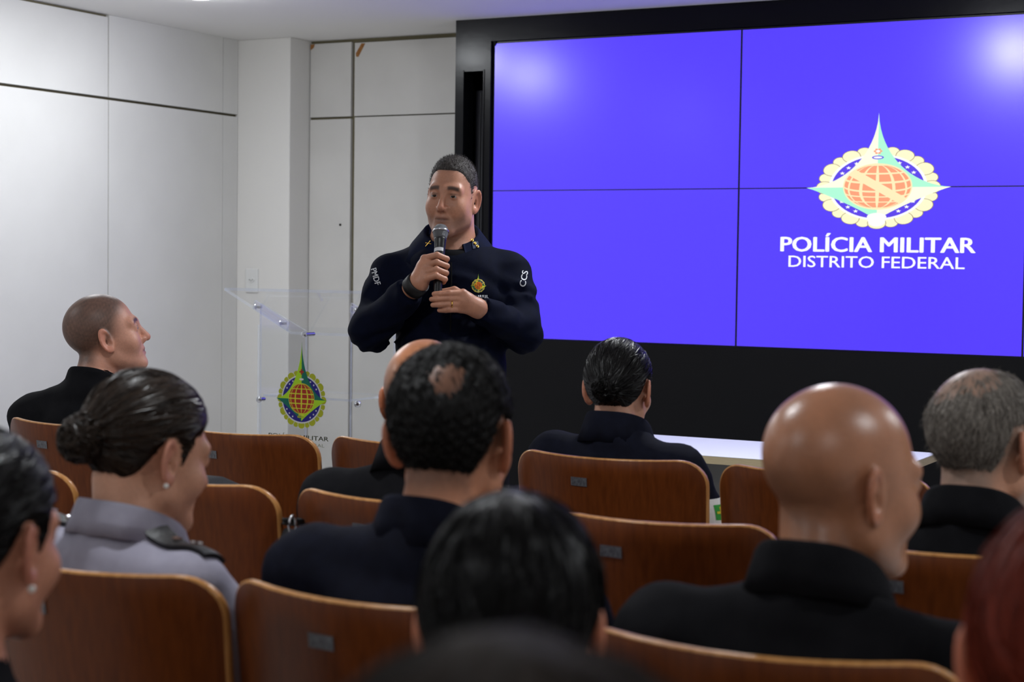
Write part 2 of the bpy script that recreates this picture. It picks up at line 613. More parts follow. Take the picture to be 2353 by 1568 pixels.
def hair_mat(name, dark, light, rough=.42, spec=.5, fine=1.0, bump=.5):
    m = bpy.data.materials.new(name)
    m.use_nodes = True
    nt = m.node_tree
    b = nt.nodes['Principled BSDF']
    at = nd(nt, 'ShaderNodeAttribute', attribute_name='strand')
    n = nd(nt, 'ShaderNodeTexNoise'); n.inputs['Scale'].default_value = fine; n.inputs['Detail'].default_value = 5
    n.inputs['Roughness'].default_value = .65
    nt.links.new(at.outputs['Vector'], n.inputs['Vector'])
    rp = nd(nt, 'ShaderNodeValToRGB')
    rp.color_ramp.elements[0].position = .35; rp.color_ramp.elements[0].color = (*lin(dark), 1)
    rp.color_ramp.elements[1].position = .72; rp.color_ramp.elements[1].color = (*lin(light), 1)
    nt.links.new(n.outputs[0], rp.inputs[0]); nt.links.new(rp.outputs[0], b.inputs['Base Color'])
    b.inputs['Roughness'].default_value = rough
    b.inputs['Specular IOR Level'].default_value = spec
    bp = nd(nt, 'ShaderNodeBump'); bp.inputs['Strength'].default_value = bump; bp.inputs['Distance'].default_value = .004
    nt.links.new(n.outputs[0], bp.inputs['Height']); nt.links.new(bp.outputs[0], b.inputs['Normal'])
    return m

def build_hair(head, material, parent, step, name='hair', fuzz=None):
    lo, hi = head.bounds(.165)
    xs, ys, zs = (np.arange(l, u, step, dtype=F32) for l, u in zip(lo, hi))
    f = Field(xs, ys, zs)
    g = np.meshgrid(xs, ys, zs, indexing='ij')
    P = head.loc(np.stack(g, -1))
    f.D = (hair_sdf(P, head.h) * F32(head.s)).astype(F32)
    # keep only the shell near and above the skin: hollow far inside
    V, Q = f.mesh()
    L = head.loc(V.astype(F32))
    gd = hair_depth(L, head.h)
    keepv = gd > -.012
    if head.h.get('bun'):
        keepv |= ell(L, *head.h['bun']) < .02
    keep = keepv[Q].all(1)
    used = np.unique(Q[keep])
    mp = np.full(len(V), -1); mp[used] = np.arange(len(used))
    V, Q = V[used], mp[Q[keep]]
    V, Q = largest_piece(V, Q)
    L = head.loc(V.astype(F32))
    if head.h.get('comb') == 'back':
        bc = head.h['bun'][0] if head.h.get('bun') else (0, -.13, -.01)
        d = L - np.asarray(bc, F32)
        az = np.arctan2(d[:, 0], d[:, 2] + .0)
        r = np.sqrt((d * d).sum(1))
        st = np.stack((az * 34, r * 9, 0 * az), 1)
    else:
        st = np.stack((L[:, 0] * 240, L[:, 1] * 240, L[:, 2] * 90), 1)
        if head.h.get('comb') == 'down':
            az = np.arctan2(L[:, 0], L[:, 1] + .02)
            st = np.stack((az * 26, L[:, 2] * 30, 0 * az), 1)
    o = net_obj(name, V, Q, material, parent, {'strand': st})
    if fuzz:
        cnt, ln, wd, seed = fuzz
        rs = np.random.RandomState(seed)
        me = o.data
        nr = np.zeros(len(V) * 3, F32); me.vertex_normals.foreach_get('vector', nr); nr = nr.reshape(-1, 3)
        ok = np.nonzero(hair_depth(L, head.h) > .004)[0]
        pick = rs.choice(ok, cnt)
        base = V[pick] + rs.normal(size=(cnt, 3)) * .0015
        dirn = nr[pick] + rs.normal(size=(cnt, 3)) * .35
        if head.h.get('fuzz_dir') is not None: dirn = dirn + head.R @ np.asarray(head.h['fuzz_dir'], F32)
        dirn /= np.linalg.norm(dirn, axis=1)[:, None]
        side = np.cross(dirn, rs.normal(size=(cnt, 3))); side /= np.linalg.norm(side, axis=1)[:, None]
        l = ln * rs.uniform(.5, 1.2, (cnt, 1))
        a = base - side * wd - dirn * .002; b_ = base + side * wd - dirn * .002; t = base + dirn * l + rs.normal(size=(cnt, 3)) * ln * .2
        mid1 = base + dirn * l * .5 - side * wd * .8; mid2 = base + dirn * l * .5 + side * wd * .8
        VV = np.concatenate((a, b_, mid2, mid1, t))
        i = np.arange(cnt)
        QQ = [(k, k + cnt, k + 2 * cnt, k + 3 * cnt) for k in i] + [(k + 3 * cnt, k + 2 * cnt, k + 4 * cnt) for k in i]
        fo = obj('hair_strands', (VV, QQ), material, o)
        at = fo.data.attributes.new('strand', 'FLOAT_VECTOR', 'POINT')
        sv = np.tile(rs.uniform(-40, 40, (cnt, 3)), (5, 1))
        at.data.foreach_set('vector', sv.astype(F32).ravel())
        tag(fo, kind='stuff')
    return o

def combed(head, hair, material, count, n, step, width, seed, mode='back'):
    """locks of hair lying on the hair surface, combed towards the bun or down from the crown"""
    rs = np.random.RandomState(seed)
    nv = len(hair.data.vertices)
    V = np.zeros(nv * 3, F32); hair.data.vertices.foreach_get('co', V); V = V.reshape(-1, 3)
    L = head.loc(V)
    ok = np.nonzero(hair_depth(L, head.h) > .003)[0]
    P = L[rs.choice(ok, count)].astype(F32)
    lift = rs.uniform(.0003, .0022, count).astype(F32)
    jit = rs.normal(size=(count, 3)).astype(F32) * .16
    tw = rs.uniform(-.7, .7, count).astype(F32)[:, None]
    aim = np.asarray(head.h['bun'][0] if head.h.get('bun') else (0, -.03, .115), F32)
    rows = []
    for k in range(n):
        e = F32(.0015)
        f0 = hair_sdf(P, head.h)
        g = np.stack([hair_sdf(P + np.eye(3, dtype=F32)[a] * e, head.h) - f0 for a in range(3)], -1)
        g /= np.linalg.norm(g, axis=1)[:, None] + 1e-9
        P = (P - g * (f0 - lift)[:, None]).astype(F32)
        d = (aim - P) if mode == 'back' else ((P - aim) * np.array((1, 1, .2), F32) + np.array((0, 0, -.06), F32))
        d = d / (np.linalg.norm(d, axis=1)[:, None] + 1e-9) + jit
        d = d - g * (d * g).sum(1)[:, None]
        d /= np.linalg.norm(d, axis=1)[:, None] + 1e-9
        s = np.cross(g, d) * np.cos(tw) + g * np.sin(tw)
        wd = width * (1 - abs(2 * k / (n - 1) - 1) ** 3 * .85)
        rows.append((P - s * wd, P + s * wd))
        P = (P + d * step).astype(F32)
    A = np.concatenate([np.stack(r, 1) for r in rows], 1).reshape(-1, 3)          # count x (2 n)
    W = head.R @ (A * head.k * head.s).T
    W = W.T + head.c
    base = np.arange(count)[:, None] * 2 * n
    q = np.concatenate([np.stack((base[:, 0] + 2 * k, base[:, 0] + 2 * k + 1, base[:, 0] + 2 * k + 3, base[:, 0] + 2 * k + 2), 1) for k in range(n - 1)])
    sv = np.repeat(rs.uniform(-60, 60, (count, 3)), 2 * n, 0)
    o = net_obj('hair_strands', W, q, material, hair, {'strand': sv})
    return tag(o, kind='stuff')

def eyes(head, parent, iris=(52, 34, 24), look=0.0):
    for sx in (-1, 1):
        c = head.world((sx * .0325, .0740, -.0015))
        bm = bmesh.new()
        bmesh.ops.create_uvsphere(bm, u_segments=24, v_segments=20, radius=.0128 * head.s)
        for f in bm.faces: f.smooth = True
        d = (head.R @ rotz(math.radians(look)) @ np.array((0, 1, 0), F32))
        q = Vector(d.tolist()).to_track_quat('Z', 'Y').to_matrix().to_4x4()
        bm.transform(Matrix.Translation(c.tolist()) @ q)
        for f in bm.faces:
            m = f.calc_center_median() - Vector(c.tolist())
            a = m.normalized().angle(Vector(d.tolist()))
            f.material_index = 2 if a < .19 else (1 if a < .47 else 0)
        obj('eye', bm, [M_EYE, M_IRIS, M_PUPIL], parent)

def collar(parent, c, n_r, material, back_h, front_drop, band, flare, gap=20, tilt=(0, 0), name='collar', point=0.0, seg=56):
    """turned-down shirt collar around a neck centred on c; back_h = height of its top edge"""
    V, F = [], []
    rx, ry = n_r
    for i in range(seg + 1):
        th = math.radians(gap + (360 - 2 * gap) * i / seg)       # 0 = front
        ft = (1 + math.cos(th)) / 2
        top = back_h - front_drop * ft ** 1.3
        sx, sy = math.sin(th), math.cos(th)
        b = band * (1 + point * max(0, math.cos(th)) ** 3)
        wv = .0015 * math.sin(th * 5 + 1) + .001 * math.sin(th * 11)
        prof = [(-.004, -b * .9), (-.003, -.004), (0, 0), (.005, .001), (.009, -.004), (flare * .6 + wv + .006, -b * .55), (flare + wv * 2 + .006, -b), (flare + wv * 2 - .001, -b)]
        for (dr, dz) in prof:
            V.append((c[0] + (rx + dr) * sx + tilt[0] * (dz + top - back_h), c[1] + (ry + dr) * sy, top + dz))
    k = 8
    for i in range(seg):
        for j in range(k):
            F.append((i * k + j, i * k + (j + 1) % k, (i + 1) * k + (j + 1) % k, (i + 1) * k + j))
    F.append(tuple(range(k)))
    F.append(tuple(range(seg * k + k - 1, seg * k - 1, -1)))
    o = obj(name, (V, F), material, parent, smooth=True)
    return o

def decal(V2, F2, material, parent, target, origin, e1, e2, lift=.0015, name='print', reach=.12, mats=None, mi=None):
    """flat print laid onto the surface of `target` (all in the parent's space)"""
    bvh = BVHTree.FromPolygons([v.co[:] for v in target.data.vertices], [tuple(p.vertices) for p in target.data.polygons])
    origin, e1, e2 = Vector(origin), Vector(e1).normalized(), Vector(e2).normalized()
    n = e1.cross(e2).normalized()
    out = []
    last = origin
    for v in V2:
        p = origin + e1 * float(v[0]) + e2 * float(v[1])
        hit = bvh.ray_cast(p + n * reach, -n, reach * 2)
        if hit[0] is None:
            hit = bvh.find_nearest(p)
        lz = float(v[2]) if len(v) > 2 else 0.0
        q = hit[0] + hit[1] * (lift + lz) if hit[1].dot(n) > 0 else hit[0] - hit[1] * (lift + lz)
        out.append(q)
    o = obj(name, (out, F2), mats or material, parent)
    if mi is not None:
        o.data.polygons.foreach_set('material_index', mi)
    return o

# ------------------------------------------------------------------ materials
M_WALL = mat('grey_wall_cloth', (196, 194, 190), .85, .2, noise=(3.0, (189, 187, 183), 5), bump=(700, .12))
M_WALLL = mat('pale_wall_cloth', (206, 205, 202), .85, .2, noise=(2.0, (199, 198, 195), 5), bump=(700, .12))
M_PLASTER = mat('white_plaster', (210, 208, 204), .8, .2, bump=(60, .05))
M_CEIL = mat('ceiling_paint', (236, 235, 232), .85, .2, bump=(40, .04))
M_GAP = mat('joint_backing', (104, 98, 78), .9, .1)
M_FLOOR = mat('pale_bounce_floor', (188, 185, 180), .55, .3, noise=(20, (178, 175, 170), 5))  # unseen floor, made pale to bounce light upward
M_BLACK = mat('black_cladding', (13, 13, 16), .22, .12, bump=(25, .03))
M_BLACK2 = mat('black_matte', (10, 10, 12), .6, .15)
M_TORN = mat('bare_hardboard', (150, 104, 58), .8, .2, noise=(60, (128, 84, 44), 4))
M_PLATE = mat('white_socket_plastic', (208, 208, 206), .4, .5)
M_DARK = mat('dark_hole', (24, 22, 20), .8, .2)
M_CHROME = mat('chrome', (205, 207, 212), .24, .5, 1.0)
M_STEEL = mat('black_steel', (22, 22, 24), .4, .5)
M_EYE = mat('eye_white', (160, 150, 144), .25, .5)
M_IRIS = mat('brown_iris', (46, 28, 18), .15, .6)
M_PUPIL = mat('pupil', (8, 7, 7), .1, .6)
M_LAMP = mat('lamp_diffuser', (240, 240, 240), .5, .3, emit=((.93, .965, 1.0), 9.0))
M_TRIM = mat('lamp_trim', (225, 225, 225), .4, .5)

def screen_mat(name, col, k=1.0):
    return mat(name, (4, 4, 6), .23, .5, emit=(tuple(v * k for v in lin(col)), 1.0))

# ------------------------------------------------------------------ room shell
def structure(name, o):
    o.name = name
    return tag(o, kind='structure')

structure('floor', obj('floor', box(XL - .2, XR + .2, YR - .2, YB + .2, -.1, 0), M_FLOOR))
structure('ceiling', obj('ceiling', box(XL - .2, XR + .2, YR - .2, YB + .2, CEIL, CEIL + .1), M_CEIL))
structure('wall_right', obj('wall_right', box(XR, XR + .15, YR, YB, 0, CEIL), M_PLASTER))
structure('wall_rear', obj('wall_rear', box(XL, XR, YR - .15, YR, 0, CEIL), M_PLASTER))

wl = structure('wall_left', obj('wall_left', box(XL - .2, XL - .02, YR, YB + .2, 0, CEIL), M_GAP))
zj = H + .735
ys = [7.09, 6.965, 6.107]
while ys[-1] > YR: ys.append(max(YR, ys[-1] - 1.215))
for a, b in zip(ys[1:], ys[:-1]):
    g0 = .0045 if b < 6.9 else .003
    for z0, z1, up in ((.0, zj - .007, 0), (zj + .006, CEIL, 1)):
        obj('panel', box(XL - .021, XL + random.Random(a + z0).uniform(-.0015, .0015), a + g0, b - g0, z0, z1 - (.012 if up and a < 6 else 0), .0015), M_WALLL, wl)

wf = structure('wall_front', obj('wall_front', box(XL - .2, XR, YB + .02, YB + .2, 0, CEIL), M_GAP))
zb = H + .728
obj('column', box(XL - .019, -5.083, 7.09, YB + .019, 0, CEIL, .004), M_PLASTER, wf)
cells = [(-5.078, -4.826, 0, zb - .010), (-5.078, -4.826, zb + .002, CEIL - .016), (-4.803, -3.9, 0, zb - .004), (-4.806, -3.9, zb + .002, CEIL - .022)]
for k, (a, b, z0, z1) in enumerate(cells):
    obj('panel', box(a, b, YB, YB + .021, z0, z1, .002), M_WALL, wf)
for (xa, za, pts) in ((-5.077, CEIL - .018, [(0, 0), (.026, 0), (.020, -.017), (.008, -.024), (0, -.028)]),
                      (-4.800, CEIL - .026, [(.036, 0), (.058, -.002), (.018, -.068), (.004, -.066), (.002, -.050)])):
    bm = bmesh.new()
    f = bm.faces.new([bm.verts.new((xa + x, YB - .0015, za + z)) for x, z in reversed(pts)])
    r = bmesh.ops.extrude_face_region(bm, geom=[f])
    for v in [v for v in r['geom'] if isinstance(v, bmesh.types.BMVert)]: v.co.y += .012
    bmesh.ops.recalc_face_normals(bm, faces=bm.faces)
    obj('torn_corner', bm, M_TORN, wf)
bm = bmesh.new(); cyl(bm, (-4.884, YB - .002, H + .177), (-4.884, YB + .004, H + .177), .0065)
obj('cable_hole', bm, M_DARK, wf)

# power socket on the column
t = thing('power_socket', 'white power socket plate on the pale wall column behind the clear lectern', 'socket', (-5.312, 7.09, H - .116))
obj('plate', box(-.040, .040, -.009, -.0005, -.062, .062, .004), M_PLATE, t)
bm = bmesh.new(); cyl(bm, (0, -.0125, .004), (0, -.006, .004), .021, seg=24); bmesh.ops.scale(bm, vec=(1, 1, .62), verts=bm.verts, space=Matrix.Translation((0, 0, -.004)))
obj('socket_face', bm, M_PLATE, t)
for k, (dx, dz) in enumerate(((-.010, .004), (.010, .004), (0, .0))):
    bm = bmesh.new(); cyl(bm, (dx, -.0135, dz), (dx, -.012, dz), .0026, seg=10)
    obj('pin_hole', bm, M_DARK, t)

# black cladding around the display wall
WP, HP = 1.213, .6819            # one display
X0 = -3.807
ZT = H + 1.0097
yf = 6.90
tr = structure('trim_1', bpy.data.objects.new('trim_1', None)); COL.objects.link(tr)
nx0, nx1, nzt = -3.957, -3.852, H + .883
x2 = X0 + 3 * WP + .008
bm = bmesh.new()
bx(bm, -4.003, nx0, yf, YB, 0, CEIL)
bx(bm, nx1, X0 - .008, yf, YB, 0, CEIL)
bx(bm, nx0, nx1, yf, YB, nzt, CEIL)
bx(bm, nx0, nx1, YB - .06, YB, 0, nzt)
bmesh.ops.remove_doubles(bm, verts=bm.verts, dist=1e-5)
obj('side_cladding', bm, M_BLACK, tr)
obj('niche_lip', box(nx1 - .001, nx1 + .006, yf - .004, yf + .01, 0, nzt + .006, .001), M_BLACK, tr)
obj('niche_lip', box(nx0 - .006, nx0 + .001, yf - .004, yf + .01, 0, nzt + .006, .001), M_BLACK, tr)
obj('header_cladding', box(X0 - .008, x2, yf, YB, ZT + .008, CEIL), M_BLACK, tr)
obj('lower_cladding', box(X0 - .008, x2, yf, YB, 0, ZT - 2 * HP - .004), M_BLACK2, tr)
obj('side_cladding', box(x2, x2 + .2, yf, YB, 0, CEIL), M_BLACK, tr)

# speaker column standing in the niche
t = thing('loudspeaker', 'slim black column loudspeaker standing in the cladding slot beside the display wall', 'loudspeaker', (-3.9045, 7.02, 0))
bm = bmesh.new(); cyl(bm, (0, 0, 0), (0, 0, H + .80), .047, seg=32)
for f in bm.faces: f.smooth = len(f.verts) == 4
obj('cabinet', bm, mat('speaker_grille', (48, 48, 51), .5, .4, bump=(900, .3)), t)
obj('grille_rib', box(-.0025, .0025, -.0495, -.045, .02, H + .79, .001), M_BLACK, t)

# display wall: 3 x 2 screens
vw = thing('video_wall', 'display wall of six screens showing a police crest on violet blue', 'screen', (X0, YS, ZT - 2 * HP))
M_SCR = screen_mat('violet_screen', (86, 62, 255))
M_BEZ = mat('screen_bezel', (8, 8, 14), .4, .4)
for i in range(3):
    for j in range(2):
        p = obj('display', box(i * WP + .0045, (i + 1) * WP - .0045, 0, .08, j * HP + .0022, (j + 1) * HP - .0022), M_SCR, vw)
obj('bezel', box(-.006, 3 * WP + .006, .003, .10, -.003, 2 * HP + .006), M_BEZ, vw)
bm = bmesh.new(); cyl(bm, (-.001, -.004, 2 * HP - .001), (-.001, .01, 2 * HP - .001), .013, seg=20)
obj('corner_cap', bm, M_BLACK2, vw)

# ------------------------------------------------------------------ crest drawing
def crest(pal, spike, side, pet, sash, tilt, cross, blue=.985):
    """layers of flat pieces; returns verts (x, y, layer), faces, colour index"""
    V, F, mi = [], [], []
    def poly(pts, c, l):
        b = len(V)
        V.extend((x, y, l) for x, y in pts)
        F.append(tuple(range(b, b + len(pts))))
        mi.append(pal.index(c))
    circ = lambda cx, cy, rx, ry, n=48: [(cx + rx * math.cos(2 * math.pi * i / n), cy + ry * math.sin(2 * math.pi * i / n)) for i in range(n)]
    def petal(a, s, grow=0.0, out=1.0):
        r0 = pet * out - .155 * s
        pts = []
        for i in range(20):
            t_ = 2 * math.pi * i / 20
            u = r0 + (.155 * s + grow) * math.cos(t_)
            v_ = (.148 * s + grow) * math.sin(t_) * (1.0 + .12 * math.cos(t_))
            pts.append((u * math.cos(a) - v_ * math.sin(a), u * math.sin(a) + v_ * math.cos(a)))
        return pts
    for k in range(12):
        a = math.radians(-75 + 30 * k)
        if 'line' in pal: poly(petal(a, .86, .012, .985), 'line', 0)
        poly(petal(a, .86, 0, .985), 'petal', 1)
    for k in range(12):
        a = math.radians(-90 + 30 * k)
        poly(petal(a, 1.16, .012 if 'line' in pal else .024), 'line' if 'line' in pal else 'white', 2)
        poly(petal(a, 1.16), 'petal', 3)
    poly(circ(0, 0, blue + .06, blue + .06, 64), 'white', 4)
    poly(circ(0, 0, blue, blue, 64), 'blue', 5)
    for q in range(4):
        for dd in (-14, 0, 14):
            a = math.radians(45 + 90 * q + dd)
            cx, cy = (blue - .095) * math.cos(a), (blue - .095) * math.sin(a)
            poly([(cx + r * math.sin(i * math.pi / 5), cy + r * math.cos(i * math.pi / 5)) for i in range(10) for r in ((.054 if i % 2 == 0 else .024),)], 'white', 6)
    def quad(sx, ty, q, c):
        pts = [(0, 0)]
        n = 18
        for i in range(n + 1):
            u = i / n
            x = sx * (u ** 1.6)
            y = ty * max(0.0, 1 - abs(x / sx) ** q) ** (1 / q)
            pts.append((x, y))
        if sx * ty > 0: pts = [pts[0]] + pts[1:][::-1]
        poly(pts, c, 7)
    quad(-side, spike, .58, 'light'); quad(side, spike, .58, 'dark')
    quad(side, -.95, .9, 'light'); quad(-side, -.95, .9, 'dark')
    R = .645
    poly(circ(0, .02, R * 1.04, R * 1.04), 'grid', 8)
    ct, st = math.cos(math.radians(tilt)), math.sin(math.radians(tilt))
    rows = [-90, -41, -19, 0, 19, 41, 90]
    for ci in range(6):
        for ri in range(6):
            l0, l1 = math.radians(-90 + 30 * ci + 3.2), math.radians(-60 + 30 * ci - 3.2)
            p0, p1 = math.radians(rows[ri] + 2.2), math.radians(rows[ri + 1] - 2.2)
            if ri == 0: p0 = math.radians(-74)
            if ri == 5: p1 = math.radians(74)
            path = [(l0 + (l1 - l0) * k / 4, p0) for k in range(4)] + [(l1, p0 + (p1 - p0) * k / 4) for k in range(4)] + \
                   [(l1 + (l0 - l1) * k / 4, p1) for k in range(4)] + [(l0, p1 + (p0 - p1) * k / 4) for k in range(4)]
            pts = []
            for la, ph in path:
                x, y, z = math.cos(ph) * math.sin(la), math.sin(ph), math.cos(ph) * math.cos(la)
                pts.append((R * x, .02 + R * (y * ct - z * st * (1 - abs(y)))))
            poly(pts, 'globe', 9)
    if sash:
        d = math.radians(-40); hw = .105
        c_, s_ = math.cos(d), math.sin(d)
        poly([(u * c_ - v_ * s_, .02 + u * s_ + v_ * c_) for u, v_ in ((-.66, -hw), (.66, -hw), (.66, hw), (-.66, hw))], 'grid', 10)
    if cross:
        a_, b_ = .038, .115
        poly([(x, 1.18 + y) for x, y in ((-a_, -b_), (a_, -b_), (a_, -a_), (b_, -a_), (b_, a_), (a_, a_), (a_, b_), (-a_, b_), (-a_, a_), (-b_, a_), (-b_, -a_), (-a_, -a_))], 'globe', 10)
        poly(circ(0, .86, .115, .045, 20), 'white', 10)
        poly([(-.15, -.66), (.16, -.66), (.16, -.71), (-.15, -.71)], 'grid', 10)
        poly([(-.20, -.74), (.14, -.74), (.14, -.80), (-.20, -.80)], 'petal', 10)
    else:
        poly([(x, y + .86) for x, y in circ(0, 0, .115, .055, 24)], 'blue', 10)
        poly([(x, y + .86) for x, y in circ(0, 0, .085, .030, 24)], 'white', 11)
        for k in range(6):
            a = k * math.pi / 3
            poly(circ(.058 * math.cos(a), 1.04 + .058 * math.sin(a), .028, .028, 10), 'globe', 10)
        poly(circ(0, 1.04, .04, .04, 12), 'white', 11)
        poly(circ(0, -.86, .19, .12, 24), 'white', 10)
        poly(circ(0, -.97, .17, .17, 24), 'white', 9.5)
    # stack order -> small steps of height
    ls = sorted({v[2] for v in V})
    V = [(x, y, ls.index(l)) for x, y, l in V]
    return np.array(V, float), F, mi

# crest and lettering shown on the middle screens (stretched sideways as on the wall)
pal_s = ['line', 'petal', 'white', 'blue', 'light', 'dark', 'grid', 'globe']
cols_s = [(150, 124, 70), (255, 251, 208), (255, 255, 252), (92, 66, 236), (254, 255, 232), (178, 255, 218), (255, 240, 190), (255, 164, 124)]
ms = [screen_mat('crest_' + n, c) for n, c in zip(pal_s, cols_s)]
V, F, mi = crest(pal_s, 2.15, 1.40, 1.20, True, 14, False, .90)
cx, cz = -1.985, H + .328
pts = [(cx - X0 + x * .2177, -.0006 - .00035 * l, cz - (ZT - 2 * HP) + y * .1430) for x, y, l in V]
o = obj('crest', (pts, F), ms, vw)
o.data.polygons.foreach_set('material_index', mi)
M_SWHITE = screen_mat('screen_white', (255, 255, 255))
def screen_text(s, xa, xb, zb_, h_, bold):
    V, F = fit_text(s, xb - xa, h_, bold)
    pts = [((xa + xb) / 2 - X0 + x, -.0012, H + zb_ - (ZT - 2 * HP) + y) for x, y, *_ in V]
    obj('lettering', (pts, F), M_SWHITE, vw)
screen_text('POL\u00cdCIA MILITAR', -2.401, -1.575, .060, .060, .030)
screen_text('DISTRITO FEDERAL', -2.363, -1.618, -.006, .047, .010)

# ------------------------------------------------------------------ ceiling downlights, the flush ones added for fill
SPOTS = ['near the left wall, above the space before the lectern', 'above the floor before the middle of the display wall', 'above the floor before the right end of the display wall',
         'nearest the wall column, lighting the lectern corner', 'added as unseen fill near the left wall, above the second row', 'above the second row, middle of the room, added as unseen fill', 'above the second row, right side of the room, added as unseen fill',
         'added as unseen fill near the left wall, behind the photographer', 'behind the photographer, middle of the room, added as unseen fill', 'behind the photographer, right side of the room, added as unseen fill']
for k, (x, y, wt, bulge) in enumerate(LAMPS):
    seen = k == 3
    t = thing('downlight', 'round ceiling downlight ' + SPOTS[k], 'light', (x, y, CEIL), group='downlights in the ceiling')
    r_ = .085
    bm = bmesh.new()
    ring = []
    for (rr, zz) in ((r_, -.001), (r_, -.006), (r_ + .018, -.006), (r_ + .022, -.001)):
        ring.append([bm.verts.new((rr * math.cos(2 * math.pi * i / 32), rr * math.sin(2 * math.pi * i / 32), zz)) for i in range(32)])
    for a, b in zip(ring[:-1], ring[1:]):
        for i in range(32): bm.faces.new((a[i], a[(i + 1) % 32], b[(i + 1) % 32], b[i]))
    obj('trim_ring', bm, M_TRIM, t)
    bm = bmesh.new()
    bmesh.ops.create_uvsphere(bm, u_segments=24, v_segments=12, radius=1.0)
    bmesh.ops.delete(bm, geom=[v for v in bm.verts if v.co.z > .01], context='VERTS')
    for v in bm.verts: v.co = Vector((v.co.x * r_, v.co.y * r_, v.co.z * (.032 if bulge else .004) - .001))
    for f in bm.faces: f.smooth = True
    obj('diffuser', bm, mat('lamp_glow', (240, 240, 240), .5, .3, emit=(LAMP_COL, wt * 14.0)), t)

# ------------------------------------------------------------------ clear lectern
def clear_mat(name, tint, edge=False):
    m = bpy.data.materials.new(name)
    m.use_nodes = True
    nt = m.node_tree
    for n in list(nt.nodes):
        if n.type != 'OUTPUT_MATERIAL': nt.nodes.remove(n)
    out = [n for n in nt.nodes if n.type == 'OUTPUT_MATERIAL'][0]
    tr = nd(nt, 'ShaderNodeBsdfTransparent'); tr.inputs[0].default_value = (*tint, 1)
    gl = nd(nt, 'ShaderNodeBsdfGlossy'); gl.inputs['Roughness'].default_value = .06 if not edge else .25
    gl.inputs[0].default_value = (1, 1, 1, 1)
    fr = nd(nt, 'ShaderNodeFresnel'); fr.inputs[0].default_value = 1.49
    mx = nd(nt, 'ShaderNodeMixShader')
    nt.links.new(tr.outputs[0], mx.inputs[1]); nt.links.new(gl.outputs[0], mx.inputs[2])
    if edge:
        df = nd(nt, 'ShaderNodeBsdfTranslucent'); df.inputs[0].default_value = (.85, .89, .96, 1)
        d2 = nd(nt, 'ShaderNodeBsdfDiffuse'); d2.inputs[0].default_value = (.88, .91, .97, 1)
        m1 = nd(nt, 'ShaderNodeMixShader'); nt.links.new(df.outputs[0], m1.inputs[1]); nt.links.new(d2.outputs[0], m1.inputs[2])
        m2 = nd(nt, 'ShaderNodeMixShader'); m2.inputs[0].default_value = .24
        nt.links.new(tr.outputs[0], m2.inputs[1]); nt.links.new(m1.outputs[0], m2.inputs[2])
        nt.links.new(m2.outputs[0], mx.inputs[1])
    ge = nd(nt, 'ShaderNodeNewGeometry')
    sb = nd(nt, 'ShaderNodeMath', operation='SUBTRACT'); sb.inputs[0].default_value = 1.0
    nt.links.new(ge.outputs['Backfacing'], sb.inputs[1])
    mu = nd(nt, 'ShaderNodeMath', operation='MULTIPLY')
    nt.links.new(fr.outputs[0], mu.inputs[0]); nt.links.new(sb.outputs[0], mu.inputs[1])
    nt.links.new(mu.outputs[0], mx.inputs[0])
    nt.links.new(mx.outputs[0], out.inputs[0])
    return m
M_ACR = clear_mat('clear_acrylic', (.975, .98, .985))
M_EDGE = clear_mat('acrylic_edge', (.9, .93, .97), True)

def sheet(name, pts, thick, parent):
    """flat acrylic sheet: outline `pts` (4 corners, one face) thickened along its normal; rim gets the edge material"""
    P = [Vector(p) for p in pts]
    n = (P[1] - P[0]).cross(P[2] - P[0]).normalized() * thick
    V = P + [p + n for p in P]
    k = len(P)
    F = [tuple(range(k - 1, -1, -1)), tuple(range(k, 2 * k))] + [(i, (i + 1) % k, (i + 1) % k + k, i + k) for i in range(k)]
    o = obj(name, (V, F), [M_ACR, M_EDGE], parent)
    for i, p in enumerate(o.data.polygons): p.material_index = 0 if i < 2 else 1
    return o

px0, px1, py0 = -3.721, -3.316, 5.0
pod = thing('lectern', 'clear acrylic lectern bearing a green and blue crest, left of the standing speaker', 'lectern', (px0, py0, 0))
W_ = px1 - px0
sheet('front_panel', [(0, 0, .02), (0, 0, 1.157), (W_, 0, 1.157), (W_, 0, .02)], .010, pod)
for x in (.0, W_ - .010):
    sheet('side_panel', [(x, .012, .02), (x, .012, 1.236), (x, .30, 1.126), (x, .30, .02)], -.010, pod)
sheet('shelf', [(.012, .02, .895), (W_ - .012, .02, .895), (W_ - .012, .29, .895), (.012, .29, .895)], .008, pod)
sheet('base_plate', [(-.06, -.05, .001), (W_ + .06, -.05, .001), (W_ + .06, .40, .001), (-.06, .40, .001)], .018, pod)
sheet('reading_plate', [(-.037, -.15, 1.283), (.551, -.15, 1.283), (.551, .262, 1.113), (-.037, .262, 1.113)], .011, pod)
for x in (-.012, W_ + .004):
    sheet('clamp_strip', [(x, .005, 1.247), (x, .215, 1.160), (x, .205, 1.128), (x, -.005, 1.215)], .008, pod)
def bolt(x, y, z, ax, parent, r=.0105, l=.022):
    bm = bmesh.new()
    a = Vector((x, y, z)); d = Vector(ax).normalized()
    cyl(bm, a, a + d * l, r * .62, seg=16)
    cyl(bm, a + d * l, a + d * (l + .004), r, r * .9, seg=20)
    cyl(bm, a + d * (l + .004), a + d * (l + .007), r * .9, r * .4, seg=20)
    obj('bolt', bm, M_CHROME, parent)
bolt(-.004, .030, 1.222, (-1, -.5, 0), pod, .0115); bolt(-.004, .185, 1.158, (-1, -.5, 0), pod, .0115)
bolt(W_ + .008, .030, 1.222, (.6, -1, 0), pod); bolt(W_ + .008, .185, 1.158, (.6, -1, 0), pod)
bolt(.212, .050, 1.129, (0, -1, 0), pod, .012, .06)
